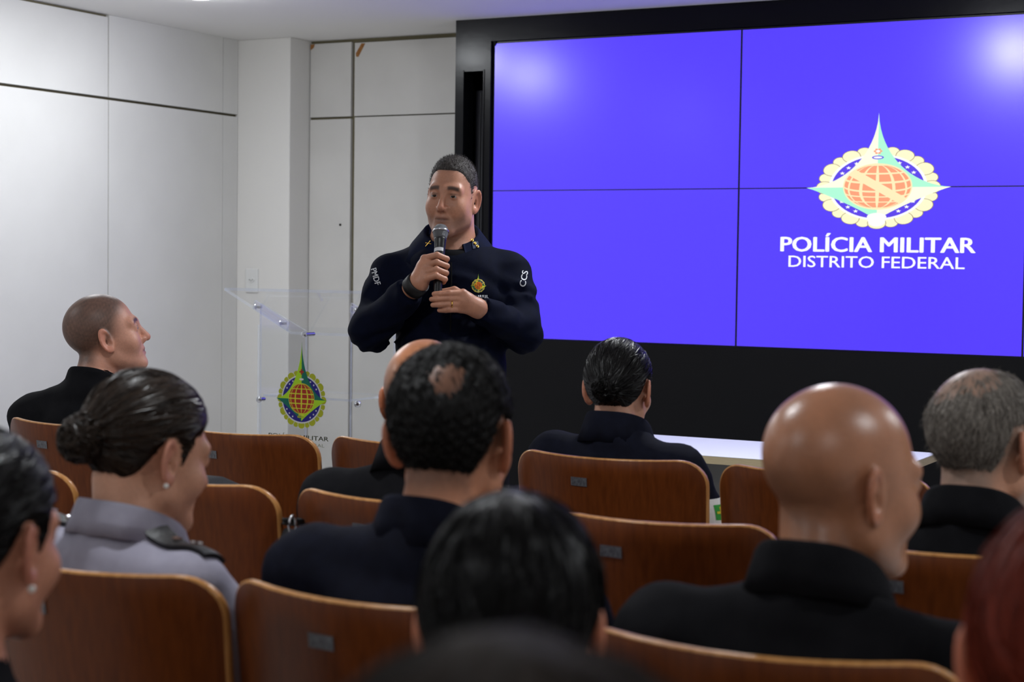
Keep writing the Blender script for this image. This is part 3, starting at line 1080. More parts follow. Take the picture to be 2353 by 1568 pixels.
bolt(.020, .014, .886, (0, -1, 0), pod, .0125, .03); bolt(W_ + .010, .03, .888, (.75, -1, 0), pod, .0125, .02)
bolt(W_ + .010, .25, .890, (.75, -1, 0), pod, .0115, .016)
pal_p = ['petal', 'white', 'blue', 'light', 'dark', 'grid', 'globe']
cols_p = [(172, 178, 34), (214, 214, 212), (34, 28, 126), (170, 216, 34), (16, 108, 88), (212, 214, 52), (168, 48, 30)]
mp_ = [mat('vinyl_' + n, c, .45, .3) for n, c in zip(pal_p, cols_p)]
V, F, mi = crest(pal_p, 2.52, 1.32, 1.27, False, 0, True)
o = obj('crest', ([(.2045 + x * .0835, -.0108 - .0002 * l, .896 + y * .0835) for x, y, l in V], F), mp_, pod)
o.data.polygons.foreach_set('material_index', mi)
M_VTXT = mat('vinyl_lettering', (132, 140, 60), .5, .3)
for s, wd, zz, hh, b in (('POL\u00cdCIA MILITAR', .262, .751, .0155, .01), ('DISTRITO FEDERAL', .226, .728, .0115, 0)):
    V, F = fit_text(s, wd, hh, b)
    obj('lettering', ([(.1915 + x, -.0112, zz + y) for x, y, *_ in V], F), M_VTXT if hh > .012 else mat('vinyl_lettering_small', (120, 124, 98), .5, .3), pod)

# ------------------------------------------------------------------ table below the screens
t = thing('table', 'long white table with a pale wood edge below the display wall', 'table', (-2.105, 5.64, 0))
M_TOP = mat('white_laminate', (232, 234, 240), .35, .5)
M_TEDGE = mat('pale_edge_band', (186, 172, 140), .5, .3, noise=(30, (176, 160, 128), 4, (1, 1, 20)))
obj('table_top', box(-.645, .645, -.27, .27, .7472, .75, .0008), M_TOP, t)
obj('edge_band', box(-.645, .645, -.27, .27, .722, .747), M_TEDGE, t)
M_TGREY = mat('grey_table_metal', (120, 122, 124), .5, .4)
for x in (-.60, .56):
    obj('leg_panel', box(x, x + .035, -.17, .20, .0, .722, .004), M_TGREY, t)
obj('modesty_panel', box(-.56, .56, .10, .118, .30, .70, .002), M_TGREY, t)

# ------------------------------------------------------------------ plywood chairs
def wood(name, a, b, rough):
    m = mat(name, a, rough, .28, noise=(9, b, 6, (14, 14, 1.0)))
    return m
M_VEN = wood('dark_veneer', (104, 51, 17), (88, 41, 12), .36)
M_PLY = wood('pale_plywood_edge', (196, 142, 84), (170, 116, 62), .28)
M_TAGP = mat('asset_plate_metal', (112, 113, 118), .35, .5, .3, noise=(420, (74, 74, 80), 2, (1, 1, .35)))
BW, BH, BT = .48, .46, .014

def back_map(x, z, y):
    s = 1 - .05 * (1 - z / BH)
    q = (abs(x) / .24) ** 2
    return (x * s, y + .072 * q - (z - .2) * .12, .508 + z + .006 * (q - 1) * z / BH)

def backrest_mesh():
    bm = bmesh.new()
    def outline(ins, n=9, r=.062):
        pts = []
        r_ = max(r - ins, .012)
        xs, zs = BW / 2 - ins - r_, BH / 2 - ins - r_
        for cx_, cz_, a0 in ((xs, zs, 0), (-xs, zs, 90), (-xs, -zs, 180), (xs, -zs, 270)):
            for i in range(n):
                a = math.radians(a0 + 90 * i / (n - 1))
                pts.append((cx_ + r_ * math.cos(a), BH / 2 + cz_ + r_ * math.sin(a)))
        # add points along the long runs
        out = []
        for i, p in enumerate(pts):
            q = pts[(i + 1) % len(pts)]
            out.append(p)
            if math.hypot(q[0] - p[0], q[1] - p[1]) > .1:
                for k in range(1, 8): out.append((p[0] + (q[0] - p[0]) * k / 8, p[1] + (q[1] - p[1]) * k / 8))
        return out
    loops = []
    spec = [(.20, 0), (.14, 0), (.08, 0), (.04, 0), (.003, 0), (.0, .0025), (.0, BT - .0025), (.003, BT), (.04, BT), (.08, BT), (.14, BT), (.20, BT)]
    for ins, y in spec:
        o0 = outline(0)
        k = ins / .23
        if ins < .01: pts = outline(ins)
        else: pts = [(x * (1 - k), BH / 2 + (z - BH / 2) * (1 - k)) for x, z in o0]
        loops.append([bm.verts.new(back_map(x, z, y)) for x, z in pts])
    n = len(loops[0])
    for li, (a, b) in enumerate(zip(loops[:-1], loops[1:])):
        for i in range(n):
            f = bm.faces.new((a[i], a[(i + 1) % n], b[(i + 1) % n], b[i]))
            f.smooth = True
            f.material_index = 1 if li in (4, 5, 6) else 0
    bm.faces.new(loops[0][::-1]); bm.faces.new(loops[-1])
    bmesh.ops.recalc_face_normals(bm, faces=bm.faces)
    return bm

def make_chair():
    t = thing('auditorium_chair', 'plywood chair', 'chair')
    obj('backrest', backrest_mesh(), [M_VEN, M_PLY], t)
    bm = bmesh.new()
    n = 12
    for i in range(n + 1):
        for j in range(9):
            u, v = -0.225 + .45 * j / 8, i / n
            y = .035 + .41 * v
            z = .452 - .018 * math.sin(v * 2.6) + .012 * (abs(u) / .225) ** 2 - (.03 * max(0, v - .85) / .15)
            bm.verts.new((u * (1 - .10 * max(0, v - .8)), y, z))
    bm.verts.ensure_lookup_table()
    for i in range(n):
        for j in range(8):
            bm.faces.new((bm.verts[i * 9 + j], bm.verts[i * 9 + j + 1], bm.verts[(i + 1) * 9 + j + 1], bm.verts[(i + 1) * 9 + j])).smooth = True
    g = bmesh.ops.extrude_face_region(bm, geom=list(bm.faces))
    for v in g['geom']:
        if isinstance(v, bmesh.types.BMVert): v.co.z -= .013
    bmesh.ops.recalc_face_normals(bm, faces=bm.faces)
    obj('seat', bm, M_VEN, t)
    for sx in (-1, 1):
        obj('leg', tube([(sx * .19, .36, .425), (sx * .20, .385, .40), (sx * .215, .42, .011)], .011), M_STEEL, t, smooth=True)
        obj('leg', tube([(sx * .19, .10, .425), (sx * .20, .06, .40), (sx * .215, -.02, .011)], .011), M_STEEL, t, smooth=True)
        obj('back_upright', tube([(sx * .17, .12, .420), (sx * .17, .075, .43), (sx * .165, .055, .50), (sx * .165, .046, .72)], .010), M_STEEL, t, smooth=True)
        obj('seat_rail', tube([(sx * .19, .08, .424), (sx * .19, .38, .424)], .011), M_STEEL, t, smooth=True)
    obj('cross_bar', tube([(-.19, .24, .413), (.19, .24, .413)], .010), M_STEEL, t, smooth=True)
    # small metal inventory plate on the rear face
    x0, z0 = -.045, BH - .058
    vs, fs = [], []
    for k, yy in enumerate((-.0004, -.0016)):
        for (x, z) in ((-.021, -.010), (.021, -.010), (.021, .010), (-.021, .010)):
            vs.append(back_map(x0 + x, z0 + z, yy))
    fs = [(4, 5, 6, 7), (0, 1, 5, 4), (1, 2, 6, 5), (2, 3, 7, 6), (3, 0, 4, 7)]
    obj('inventory_plate', (vs, fs), M_TAGP, t)
    return t

def dup(root):
    r = root.copy(); COL.objects.link(r)
    for ch in root.children:
        c = ch.copy(); COL.objects.link(c); c.parent = r
    return r

CHAIRS = [  # x, y of the corners, turn, label
    (-3.115, 3.375, -3, 'front row chair at the far left, behind the shaven man in profile'),
    (-2.620, 3.450, -1, 'empty front row chair with its back right before the lectern crest'),
    (-2.136, 3.490, 0, 'front row chair just right of the lectern, half hidden by the curly haired head'),
    (-1.610, 3.492, 0, 'front row chair carrying the woman with a low bun before the black wall'),
    (-1.106, 3.492, 0, 'front row chair farthest right, mostly hidden behind the shaven brown head'),
    (-2.628, 2.600, -2, 'second row chair at the left edge, only its rounded right side showing'),
    (-2.150, 2.635, -1, 'second row chair with a black backpack standing on its seat'),
    (-1.650, 2.660, 0, 'second row chair with the hidden bald man, left of the curly haired head'),
    (-1.160, 2.690, 1, 'second row chair with nobody on it, between curly haired man and shaven brown head'),
    (-.660, 2.640, 1, 'second row chair of the grey haired man at the right edge'),
    (-1.662, 1.840, -1, 'third row chair of the woman in the lavender grey shirt'),
    (-1.190, 1.862, 0, 'third row chair of the curly haired man in navy'),
    (-.654, 1.850, 3, 'third row chair of the shaven headed brown man, nearest at bottom right'),
]
chair0 = make_chair()
for i, (x, y, a, lab) in enumerate(CHAIRS):
    c = chair0 if i == 0 else dup(chair0)
    c.location = (x, y - .072 + .031, 0)
    c.rotation_euler = (0, 0, math.radians(a))
    tag(c, lab, 'chair', 'plywood chairs in rows')

# ------------------------------------------------------------------ backpack on a second row chair
M_BAG = mat('black_nylon', (22, 23, 27), .7, .2, bump=(260, .4))
M_STRAP = mat('black_webbing', (16, 16, 18), .65, .3, bump=(500, .3))
t = thing('backpack', 'black nylon backpack standing on a second row seat with its strap over the chair edge', 'backpack', (-2.262, 2.80, .446))
bm = box(-.152, .152, -.09, .09, 0, .500, .05)
bmesh.ops.subdivide_edges(bm, edges=bm.edges, cuts=2, use_grid_fill=True)
for v in bm.verts:
    v.co.y += .012 * math.sin(v.co.x * 18) * math.sin(v.co.z * 9)
    v.co.x *= 1 - .12 * max(0, v.co.z - .40) / .12
    v.co.y -= .03 * (v.co.z / .52)
for f in bm.faces: f.smooth = True
obj('bag_body', bm, M_BAG, t)
obj('top_handle', tube([(-.06, -.04, .490), (-.05, -.05, .508), (0, -.055, .512), (.05, -.05, .508), (.06, -.04, .490)], .010, 8, .5), M_STRAP, t, smooth=True)
obj('strap', tube([(0.140, -.06, .47), (0.306, -.10, .44), (0.381, -.15, .445), (0.408, -.195, .463)], .021, 8, .16), M_STRAP, t, smooth=True)
obj('strap', tube([(0.409, -.20, .444), (0.402, -.235, .39), (0.382, -.265, .32), (0.356, -.275, .24), (0.326, -.28, .15)], .021, 8, .2), M_STRAP, t, smooth=True)
ring = [(.410 + .007 * math.cos(a) * .3, -.199 + .008 * math.cos(a), .453 + .017 * math.sin(a)) for a in [2 * math.pi * i / 20 for i in range(20)]]
obj('strap_ring', tube(ring, .0028, 8, closed=True), M_CHROME, t, smooth=True)

# ------------------------------------------------------------------ people
M_SKIN = skin_mat('skin_matte', .45)
M_SKIN_SHINY = skin_mat('skin_shaven_scalp', .31, .6)
def cloth_mat(name, c, c2, rough=.85, sheen=.0):
    return mat(name, c, rough, .06, noise=(40, c2, 4), bump=(900, .25), sheen=sheen)
M_BLKSHIRT = cloth_mat('black_knit', (22, 22, 25), (18, 18, 21))
M_NAVY = cloth_mat('navy_knit', (22, 24, 36), (18, 19, 29))
M_JACKET = cloth_mat('navy_softshell', (9, 14, 33), (7, 11, 27), .8)
M_LAV = cloth_mat('lavender_shirting', (158, 155, 170), (150, 147, 162), .8)
M_TROUS = cloth_mat('black_trousers', (20, 20, 23), (16, 16, 19))
M_SHOE = mat('black_shoe_leather', (14, 13, 13), .35, .5)
M_GOLD = mat('gold', (212, 170, 84), .25, .5, 1.0)
M_SILVER = mat('silver', (215, 215, 218), .2, .5, 1.0)
M_PEARL = mat('pearl', (235, 232, 226), .2, .6)

def seated(name, label, x, y, crown, turn, hd, pal, skin, hair_m, shirt, col, sw=.185, lean=.0, hoff=(0, .06), step=.0034, hair_step=.0034,
           fold=.0068, fuzz=None, iris=(44, 28, 20), collar_kw=None, mass=1.0, shd=.230):
    """seated figure facing +y in its own frame; hd = head keywords"""
    root = thing(name, label, 'person', (x, y, 0), math.radians(turn))
    s = hd.get('scale', 1.0)
    hz = crown - .1165 * s
    hc = np.array((hoff[0], hoff[1], hz))
    head = Head(hc, hd.get('yaw', 0), hd.get('pitch', 0), hd.get('roll', 0), s, **{k: v for k, v in hd.items() if k not in ('yaw', 'pitch', 'roll', 'scale')})
    shz = hz - shd * s
    lx = hoff[0] * .5
    c7 = np.array((lx, hoff[1] - .062, hz - .155 * s))
    chest = np.array((lx * .8, .005 + lean * .6, shz - .10))
    hands = [(-.10, .36, .60), (.10, .36, .60)]
    ex = .238 * sw / .185
    L = dict(
        sh=[np.array((sg * sw + lx, -.005 + lean, shz)) for sg in (-1, 1)],
        el=[np.array((sg * ex, .10, .675)) for sg in (-1, 1)],
        wr=[np.array((sg * .14, .31, .615)) for sg in (-1, 1)],
        hip=[np.array((sg * .09, .02, .535)) for sg in (-1, 1)],
        kn=[np.array((sg * .12, .43, .515)) for sg in (-1, 1)],
        an=[np.array((sg * .11, .41, .10)) for sg in (-1, 1)])
    hb = head.bounds(.15)
    def trunk(f, g, arms=True):
        m = mass
        f.ell(chest, (.160 * m + g, .112 * m + g, .17 + g), .05)
        f.ell((lx * .4, .03, shz - .30), (.148 * m + g, .122 * m + g, .17 + g), .06)
        f.ell((0, .01, .555), (.170 * m + g, .135 + g, .115 + g), .05)
        for i, sg in enumerate((-1, 1)):
            f.cap(c7 + (sg * .015, -.0, -.02), L['sh'][i] + (-sg * .02, 0, .004), .043 + g, .050 * m + g, .035)
            f.cap(L['sh'][i], L['el'][i], .052 * m + g, .045 + g, .03)
            f.cap(L['el'][i], L['wr'][i], .044 + g, .029 + g, .02)
    # ---- body
    xs = axis_pts(-.40, .40, .014, [(hb[0][0], hb[1][0], step * 1.0)])
    ys_ = axis_pts(-.24, .72, .014, [(hb[0][1], hb[1][1], step), (.28, .46, .0075)])
    zs = axis_pts(-.02, crown + .03, .014, [(hb[0][2], hb[1][2], step), (.57, .65, .0075)])
    f = Field(xs, ys_, zs)
    trunk(f, -.004)
    f.cap(head.world((0, -.036, -.055)), c7 + (0, .006, -.02), .054 * s * hd.get('neck', .92), .060 * s * hd.get('neck', .92), .03)
    f.cap(c7 + (0, .02, .0), chest + (0, .03, .06), .055, .07, .04)
    for i, sg in enumerate((-1, 1)):
        wr = L['wr'][i]
        f.ell(wr + (-sg * .012, .055, -.006), (.040, .052, .017), .015)
        for q in range(4):
            a = wr + (sg * (.022 - .021 * q) - sg * .012, .095 - .004 * abs(q - 1.5), -.006)
            b = a + (0, .026, -.002)
            f.cap(a, b, .0095, .0085, .006)
            f.cap(b, b + (0, .018, -.016), .0085, .007, .005)
        f.cap(wr + (-sg * .045, .045, -.002), wr + (-sg * .062, .085, -.010), .011, .009, .01)
        f.cap(L['hip'][i], L['kn'][i], .080, .058, .04)
        f.cap(L['kn'][i], L['an'][i], .056, .038, .03)
        f.cap(L['an'][i] + (0, 0, -.05), L['an'][i] + (0, .13, -.07), .038, .026, .02)
    f.join(hb[0], hb[1], lambda P: head_sdf(head.loc(P), head.h) * F32(s), .012)
    V, Q = largest_piece(*f.mesh())
    nb = net_obj('body', V, Q, skin, root, {'tone': skin_colors(V, head, pal)})
    # ---- shirt
    g = .011
    fx = axis_pts(-.42, .42, .011, []); fy = axis_pts(-.26, .46, .011, []); fz = axis_pts(.46, shz + .14, .011, [])
    f = Field(fx, fy, fz)
    trunk(f, g)
    f.cap(c7 + (0, .004, -.03), c7 + (0, .018, .05), .072 * s, .068 * s, .035)
    sl, P = f.block((-1, -1, -1), (2, 2, 2))
    # soft folds
    f.D += F32(fold) * (wob(P * np.array((1, 1, .8), F32), 7) + .6 * wob(P * np.array((.6, 1, 2.2), F32) + F32(x), 13)).astype(F32)
    cz = c7[2] + .012
    n_ = np.array((0, .45, 1.0)); n_ /= np.linalg.norm(n_)
    cut = (P - (c7 + (0, .02, .046))) @ n_.astype(F32)
    f.D = smax(f.D, cut.astype(F32), .01)
    for i, sg in enumerate((-1, 1)):
        d = L['wr'][i] - L['el'][i]; d = d / np.linalg.norm(d)
        w_ = L['wr'][i] - d * .01
        near = (np.sqrt(((P - w_.astype(F32)) ** 2).sum(-1)) < .09)
        cutw = ((P - w_.astype(F32)) @ d.astype(F32)).astype(F32)
        f.D = np.where(near, np.maximum(f.D, cutw), f.D)
    f.D = np.maximum(f.D, (F32(.50) - P[..., 2]))
    V, Q = largest_piece(*f.mesh())
    sh_o = net_obj('shirt', V, Q, shirt, root)
    # ---- trousers
    fx = axis_pts(-.26, .26, .014, []); fy = axis_pts(-.2, .55, .014, []); fz = axis_pts(.06, .70, .014, [])
    f = Field(fx, fy, fz)
    f.ell((0, .01, .555), (.176 * mass, .142, .110), .05)
    for i in range(2):
        f.cap(L['hip'][i], L['kn'][i], .090, .068, .04)
        f.cap(L['kn'][i], L['an'][i], .066, .055, .03)
    V, Q = largest_piece(*f.mesh())
    net_obj('trousers', V, Q, M_TROUS, root)
    for i, sg in enumerate((-1, 1)):
        a = L['an'][i]
        f = Field(axis_pts(a[0] - .08, a[0] + .08, .010, []), axis_pts(a[1] - .10, a[1] + .24, .010, []), axis_pts(-.012, .14, .009, []))
        f.cap(a + (0, -.01, -.05), a + (0, .06, -.055), .046, .046, .02)
        f.cap(a + (0, .05, -.06), a + (0, .15, -.068), .046, .036, .02)
        f.cap(a, a + (0, 0, -.05), .046, .046, .01)
        s2, P2 = f.block((-9, -9, -9), (9, 9, 9))
        f.D = np.maximum(f.D, F32(.001) - P2[..., 2])
        V, Q = f.mesh()
        net_obj('shoe', V, Q, M_SHOE, root)
    # ---- collar
    if col is not None:
        ck = dict(back_h=hz - .066 * s, front_drop=.110, band=.062, flare=.020, gap=24)
        ck.update(collar_kw or {})
        nr = ck.pop('nr', (.074 * s, .076 * s))
        off = ck.pop('off', (0, .0))
        ncx, ncy = (head.world((0, -.03, -.10)) * .35 + c7 * .65)[:2]
        collar(root, (ncx + off[0], ncy + .012 + off[1]), nr, col, **ck)
    eyes(head, root, iris)
    if hair_m is not None:
        ho = build_hair(head, hair_m, root, hair_step, fuzz=fuzz)
        if hd.get('comb') == 'back': combed(head, ho, hair_m, 2600, 9, .011, .0011, 4)
        elif hd.get('comb') == 'short': combed(head, ho, hair_m, 3000, 4, .006, .0006, 8, 'down')
        elif hd.get('comb') == 'down': combed(head, ho, hair_m, 2400, 8, .012, .0012, 6, 'down')
    return root, head, L, sh_o

HM_BUN = hair_mat('dark_brown_hair', (14, 10, 8), (60, 46, 36), .36, .22, 1.0, .55)
HM_BLACK = hair_mat('black_hair', (7, 7, 7), (24, 22, 23), .36, .16, 1.0, .5)
HM_DARK = hair_mat('smooth_dark_hair', (6, 6, 6), (16, 15, 16), .34, .12, 1.0, .5)
HM_CURL = hair_mat('dark_curly_hair', (8, 8, 8), (21, 19, 18), .6, .2, .8, .6)
HM_GREY = hair_mat('grey_hair', (60, 54, 49), (158, 150, 141), .6, .15, 1.0, .5)
HM_CREW = hair_mat('greying_crew_cut', (36, 31, 29), (88, 83, 80), .6, .25, 1.0, .6)
HM_RED = hair_mat('dark_red_hair', (72, 20, 10), (128, 44, 22), .5, .15, 1.0, .2)
HM_NEAR = hair_mat('dark_hair_near', (31, 26, 23), (46, 39, 35), .7, .08, 1.0, .2)

# 1  officer in profile, front row left
seated('person', 'shaven headed man in a black shirt seen in profile, seated at the far left', -3.235, 3.56, 1.300, 4,
       dict(yaw=-46, pitch=13, scale=.99, ear_out=20, nose=1.08), dict(skin=(206, 150, 126), stubble=[('fade', (54, 47, 43), .86, .034)], beard=((140, 106, 94), .12)),
       M_SKIN, None, M_BLKSHIRT, M_BLKSHIRT, hoff=(.005, .085), sw=.185, shd=.245, collar_kw=dict(back_h=1.300 - .1165 - .088))

# 2  woman with a low bun, front row
r2, h2, L2, s2 = seated('person', 'woman with black hair in a low bun, dark jacket, front row before the black wall', -1.640, 3.655, 1.212, 0,
       dict(yaw=6, pitch=-4, scale=.93, hairline='woman', hair_t=.010, side=.8, comb='back', bun=((0, -.112, -.006), (.033, .026, .037)), ear_out=22, jaw=.92, curl=(.0004, 40)),
       dict(skin=(198, 146, 120)), M_SKIN, HM_BLACK, M_NAVY, M_NAVY, sw=.170, hoff=(-.045, .055),
       collar_kw=dict(back_h=1.212 - .160, band=.070, flare=.022, gap=14, front_drop=.06), mass=.95, shd=.196)
fl = [(x_, y_) for x_, y_ in ((-.034, -.034), (.034, -.034), (.034, .034), (-.034, .034))]
pm = [mat('patch_white', (226, 226, 222), .7, .2), mat('patch_green', (60, 158, 66), .7, .2), mat('patch_yellow', (222, 206, 60), .7, .2)]
pv, pf, pi_ = [], [], []
def quadp(cx_, cz_, hw, hh, mi_, l, n=6):
    b = len(pv)
    for i in range(n + 1):
        for j in range(n + 1): pv.append((cx_ - hw + 2 * hw * i / n, cz_ - hh + 2 * hh * j / n, l))
    for i in range(n):
        for j in range(n):
            k = b + i * (n + 1) + j
            pf.append((k, k + n + 1, k + n + 2, k + 1)); pi_.append(mi_)
quadp(0, 0, .036, .032, 0, 0); quadp(0, 0, .018, .018, 1, .0006)
quadp(0, 0, .003, .013, 2, .0012); quadp(0, 0, .013, .003, 2, .0013)
decal(pv, pf, None, r2, s2, (.215, .03, .825), (.25, 1, 0), (0, -.25, 1), name='flag_patch', mats=pm, mi=pi_, reach=.15)

# 3  bald man hidden behind the curly head, second row
seated('person', 'bald man in black, nearly hidden behind the curly haired man', -1.675, 2.800, 1.248, 0,
       dict(yaw=8, pitch=0, wide=1.02), dict(skin=(178, 116, 80), stubble=[('fringe', (84, 66, 56), .5, .03)]),
       M_SKIN_SHINY, None, M_BLKSHIRT, M_BLKSHIRT, hoff=(-.03, .05), sw=.205, mass=1.12)

# 4  grey haired man, second row right
seated('person', 'grey haired man with a thin crown in a black shirt at the right edge', -.635, 2.790, 1.236, 0,
       dict(yaw=-24, pitch=2, scale=1.02, hairline='man', hair_t=.004, side=.8, comb='short', bald_spot=((-.010, -.055, .112), .040, .100), ear_out=26, curl=(.0010, 60), fuzz_dir=(0, -.3, -.9), wide=.97),
       dict(skin=(200, 146, 118), stubble=[('fade', (108, 100, 92), .72, .03)]), M_SKIN, HM_GREY, M_BLKSHIRT, M_BLKSHIRT, sw=.20, hoff=(.012, .06),
       fuzz=(1500, .009, .00035, 3), mass=1.1)

# 5  woman in the lavender shirt, third row
r5, h5, L5, s5 = seated('person', 'woman in a lavender grey shirt with dark hair in a bun and a pearl earring', -1.722, 1.985, 1.213, -6,
       dict(yaw=-12, pitch=-14, roll=0, scale=.99, hairline='woman', hair_t=.010, side=.8, comb='back', bun=((0, -.126, -.006), (.041, .034, .038)), ear_out=20, jaw=.92, curl=(.0004, 40)),
       dict(skin=(206, 152, 124), flush=(206, 126, 108)), M_SKIN, HM_BUN, M_LAV, M_LAV, sw=.172, hoff=(-.03, .08),
       collar_kw=dict(back_h=1.213 - .180, band=.050, flare=.020, gap=26, front_drop=.07), mass=.95, shd=.190, step=.003, hair_step=.003)
for sx in (-1, 1):
    bm = bmesh.new(); ball(bm, h5.world((sx * .0845, -.0135, -.052)).tolist(), .0042, 14); obj('earring', bm, M_PEARL, r5)

M_BOARD = mat('black_shoulder_board', (14, 14, 16), .5, .4)
for sx in (-1, 1):
    gv, gf = [], []
    nx_, ny_ = 10, 4
    for lay, zz in ((0, -.004), (1, .008)):
        for i in range(nx_ + 1):
            for j in range(ny_ + 1):
                gv.append((-.062 + .124 * i / nx_, (-.024 + .048 * j / ny_) * (1 - .25 * (1 - i / nx_)), zz))
    n1 = (nx_ + 1) * (ny_ + 1)
    for i in range(nx_):
        for j in range(ny_):
            a = i * (ny_ + 1) + j
            q = (a, a + 1, a + ny_ + 2, a + ny_ + 1)
            gf.append(q); gf.append(tuple(k + n1 for k in q[::-1]))
    rim = [j for j in range(ny_ + 1)] + [i * (ny_ + 1) + ny_ for i in range(1, nx_ + 1)] + [nx_ * (ny_ + 1) + j for j in range(ny_ - 1, -1, -1)] + [i * (ny_ + 1) for i in range(nx_ - 1, 0, -1)]
    for a, b in zip(rim, rim[1:] + rim[:1]): gf.append((a, b, b + n1, a + n1))
    sj = L5['sh'][1 if sx > 0 else 0]
    e1_ = (sx, 0, -.55)
    e2_ = (0, sx, 0)
    og = (sj[0] - sx * .036, sj[1] + .012, sj[2] + .075)
    bd = decal(gv, gf, M_BOARD, r5, s5, og, e1_, e2_, lift=0, name='shoulder_board', reach=.16)
    for u in (-.012, .026):
        star = []
        for zz in (.0095, .0125):
            star += [(u + r_ * math.cos(k * math.pi / 5), r_ * math.sin(k * math.pi / 5), zz) for k in range(10) for r_ in ((.0085 if k % 2 == 0 else .0042),)]
        sf = [tuple(range(10, 20))] + [(k, (k + 1) % 10, (k + 1) % 10 + 10, k + 10) for k in range(10)]
        so = decal(star, sf, M_SILVER, r5, s5, og, e1_, e2_, lift=0, name='star', reach=.16)
        so.parent = bd

# 6  curly haired man in navy, third row
seated('person', 'man with dark curly hair thinning at the crown, in a navy shirt', -1.190, 2.005, 1.274, 0,
       dict(yaw=10, pitch=-3, hairline='man', hair_t=.012, side=.62, comb='short', bald_spot=((.024, -.088, .080), .014, .068), curl=(.0022, 120), ear_out=30, ear=1.05),
       dict(skin=(200, 138, 106), stubble=[('fade', (34, 28, 26), .70, .03)]), M_SKIN, HM_CURL, M_NAVY, M_NAVY, sw=.198, hoff=(-.005, .06),
       step=.003, hair_step=.0028, mass=1.08, fuzz=(2600, .006, .0004, 5), shd=.215, collar_kw=dict(back_h=1.274 - .1165 - .076))

# 7  shaven headed man, third row right
seated('person', 'shaven headed brown man in a black shirt turning to the right', -.645, 1.990, 1.254, 0,
       dict(yaw=-38, pitch=-6, scale=1.0, ear_out=26, jaw=1.04, neck=.86),
       dict(skin=(170, 116, 86), stubble=[([(.026, .02), (.022, -.022), (.012, -.026), (.008, .0), (-.026, .012), (-.036, -.004), (-.042, -.040), (-.052, -.075), (-.20, -.078), (-.2, .008), (-.07, .012)], (92, 68, 56), .40, .022)]),
       M_SKIN_SHINY, None, M_BLKSHIRT, M_BLKSHIRT, sw=.200, hoff=(.024, .065), step=.003, mass=1.1, shd=.226)

# 8  woman at the left edge, nearest row
r8, h8, L8, s8 = seated('person', 'dark haired woman with a pearl earring, cut by the left edge of the photo', -1.392, 1.300, 1.203, -4,
       dict(yaw=11, pitch=-5, scale=.97, hairline='woman', hair_t=.011, side=.8, comb='back', bun=((0, -.13, -.01), (.04, .035, .04)), ear_out=20, jaw=.93, curl=(.0005, 40)),
       dict(skin=(196, 136, 110), flush=(186, 102, 86)), M_SKIN, HM_BLACK, M_BLKSHIRT, None, sw=.170, hoff=(0, .06))
for sx in (-1, 1):
    bm = bmesh.new(); ball(bm, h8.world((sx * .0845, -.0135, -.052)).tolist(), .0042, 14); obj('earring', bm, M_PEARL, r8)

# 9  dark head in the centre foreground
seated('person', 'person with smooth dark hair in the centre foreground, seen from behind', -.720, 1.300, 1.182, 0,
       dict(yaw=18, pitch=-4, scale=.97, hairline='woman', hair_t=.010, side=.9, comb='down', ear_out=16, curl=(.0018, 28)),
       dict(skin=(200, 138, 108)), M_SKIN, HM_DARK, M_BLKSHIRT, M_BLKSHIRT, sw=.18, hoff=(0, .06))

# 10  red haired person at the right edge
seated('person', 'person with dark red hair, cut by the right edge of the photo', -.212, 1.270, 1.222, 0,
       dict(yaw=4, pitch=-3, scale=.98, hairline='woman', hair_t=.011, side=.9, comb='down', ear_out=28, curl=(.0018, 30)),
       dict(skin=(206, 134, 106)), M_SKIN, HM_RED, M_BLKSHIRT, M_BLKSHIRT, sw=.18, hoff=(0, .06))

# 11  nearest head, bottom edge
seated('person', 'nearest dark haired head, out of focus at the bottom edge', -.293, .505, 1.246, 6,
       dict(yaw=10, pitch=-4, scale=1.04, hairline='man', hair_t=.014, side=.9, comb='down', ear_out=20, curl=(.002, 30)),
       dict(skin=(196, 136, 110)), M_SKIN, HM_NEAR, M_BLKSHIRT, M_BLKSHIRT, sw=.19, hoff=(0, .06))

# ------------------------------------------------------------------ the standing speaker
HAIRLINE['crew'] = [(.110, .069), (.080, .069), (.056, .068), (.046, .058), (.038, .040), (.030, .032), (.024, .004), (.022, -.018), (.012, -.022), (.008, .004),
                    (-.006, .024), (-.026, .022), (-.036, -.004), (-.042, -.040), (-.052, -.078), (-.20, -.082), (-.2, .2), (.110, .2)]
SX, SY = -2.519, 4.33
spk = thing('person', 'standing man in a dark navy jacket speaking into a microphone', 'person', (SX, SY, 0), math.radians(-149.8))
hz = 1.592
shead = Head((0, .03, hz), -17, -2, -3, .985, hairline='crew', hair_t=.005, side=.10, xs=.885, ear_out=27, jaw=1.10, wide=1.0, nose=1.08, neck=1.1, curl=(.0010, 90), fuzz_dir=(0, .2, .9))
c7 = np.array((-.004, -.035, hz - .155))
SH = [np.array((-.172, -.02, 1.358)), np.array((.178, -.02, 1.350))]      # his left, his right
EL = [np.array((-.208, .07, 1.196)), np.array((.232, .07, 1.192))]
WR = [np.array((-.074, .236, 1.268)), np.array((.093, .222, 1.336))]
HIP = [np.array((-.09, .0, .88)), np.array((.09, .0, .88))]
KN = [np.array((-.105, .02, .48)), np.array((.105, .02, .48))]
AN = [np.array((-.11, -.01, .09)), np.array((.11, -.01, .09))]
MT, MB = np.array((.031, .168, 1.482)), np.array((.038, .262, 1.288))       # microphone head, tail
ma = (MB - MT) / np.linalg.norm(MB - MT)
e3 = -ma
e1 = np.array((1.0, 0, 0)); e1 -= e3 * (e1 @ e3); e1 /= np.linalg.norm(e1)
e2 = np.cross(e3, e1)
MC = MT + (MB - MT) * .565
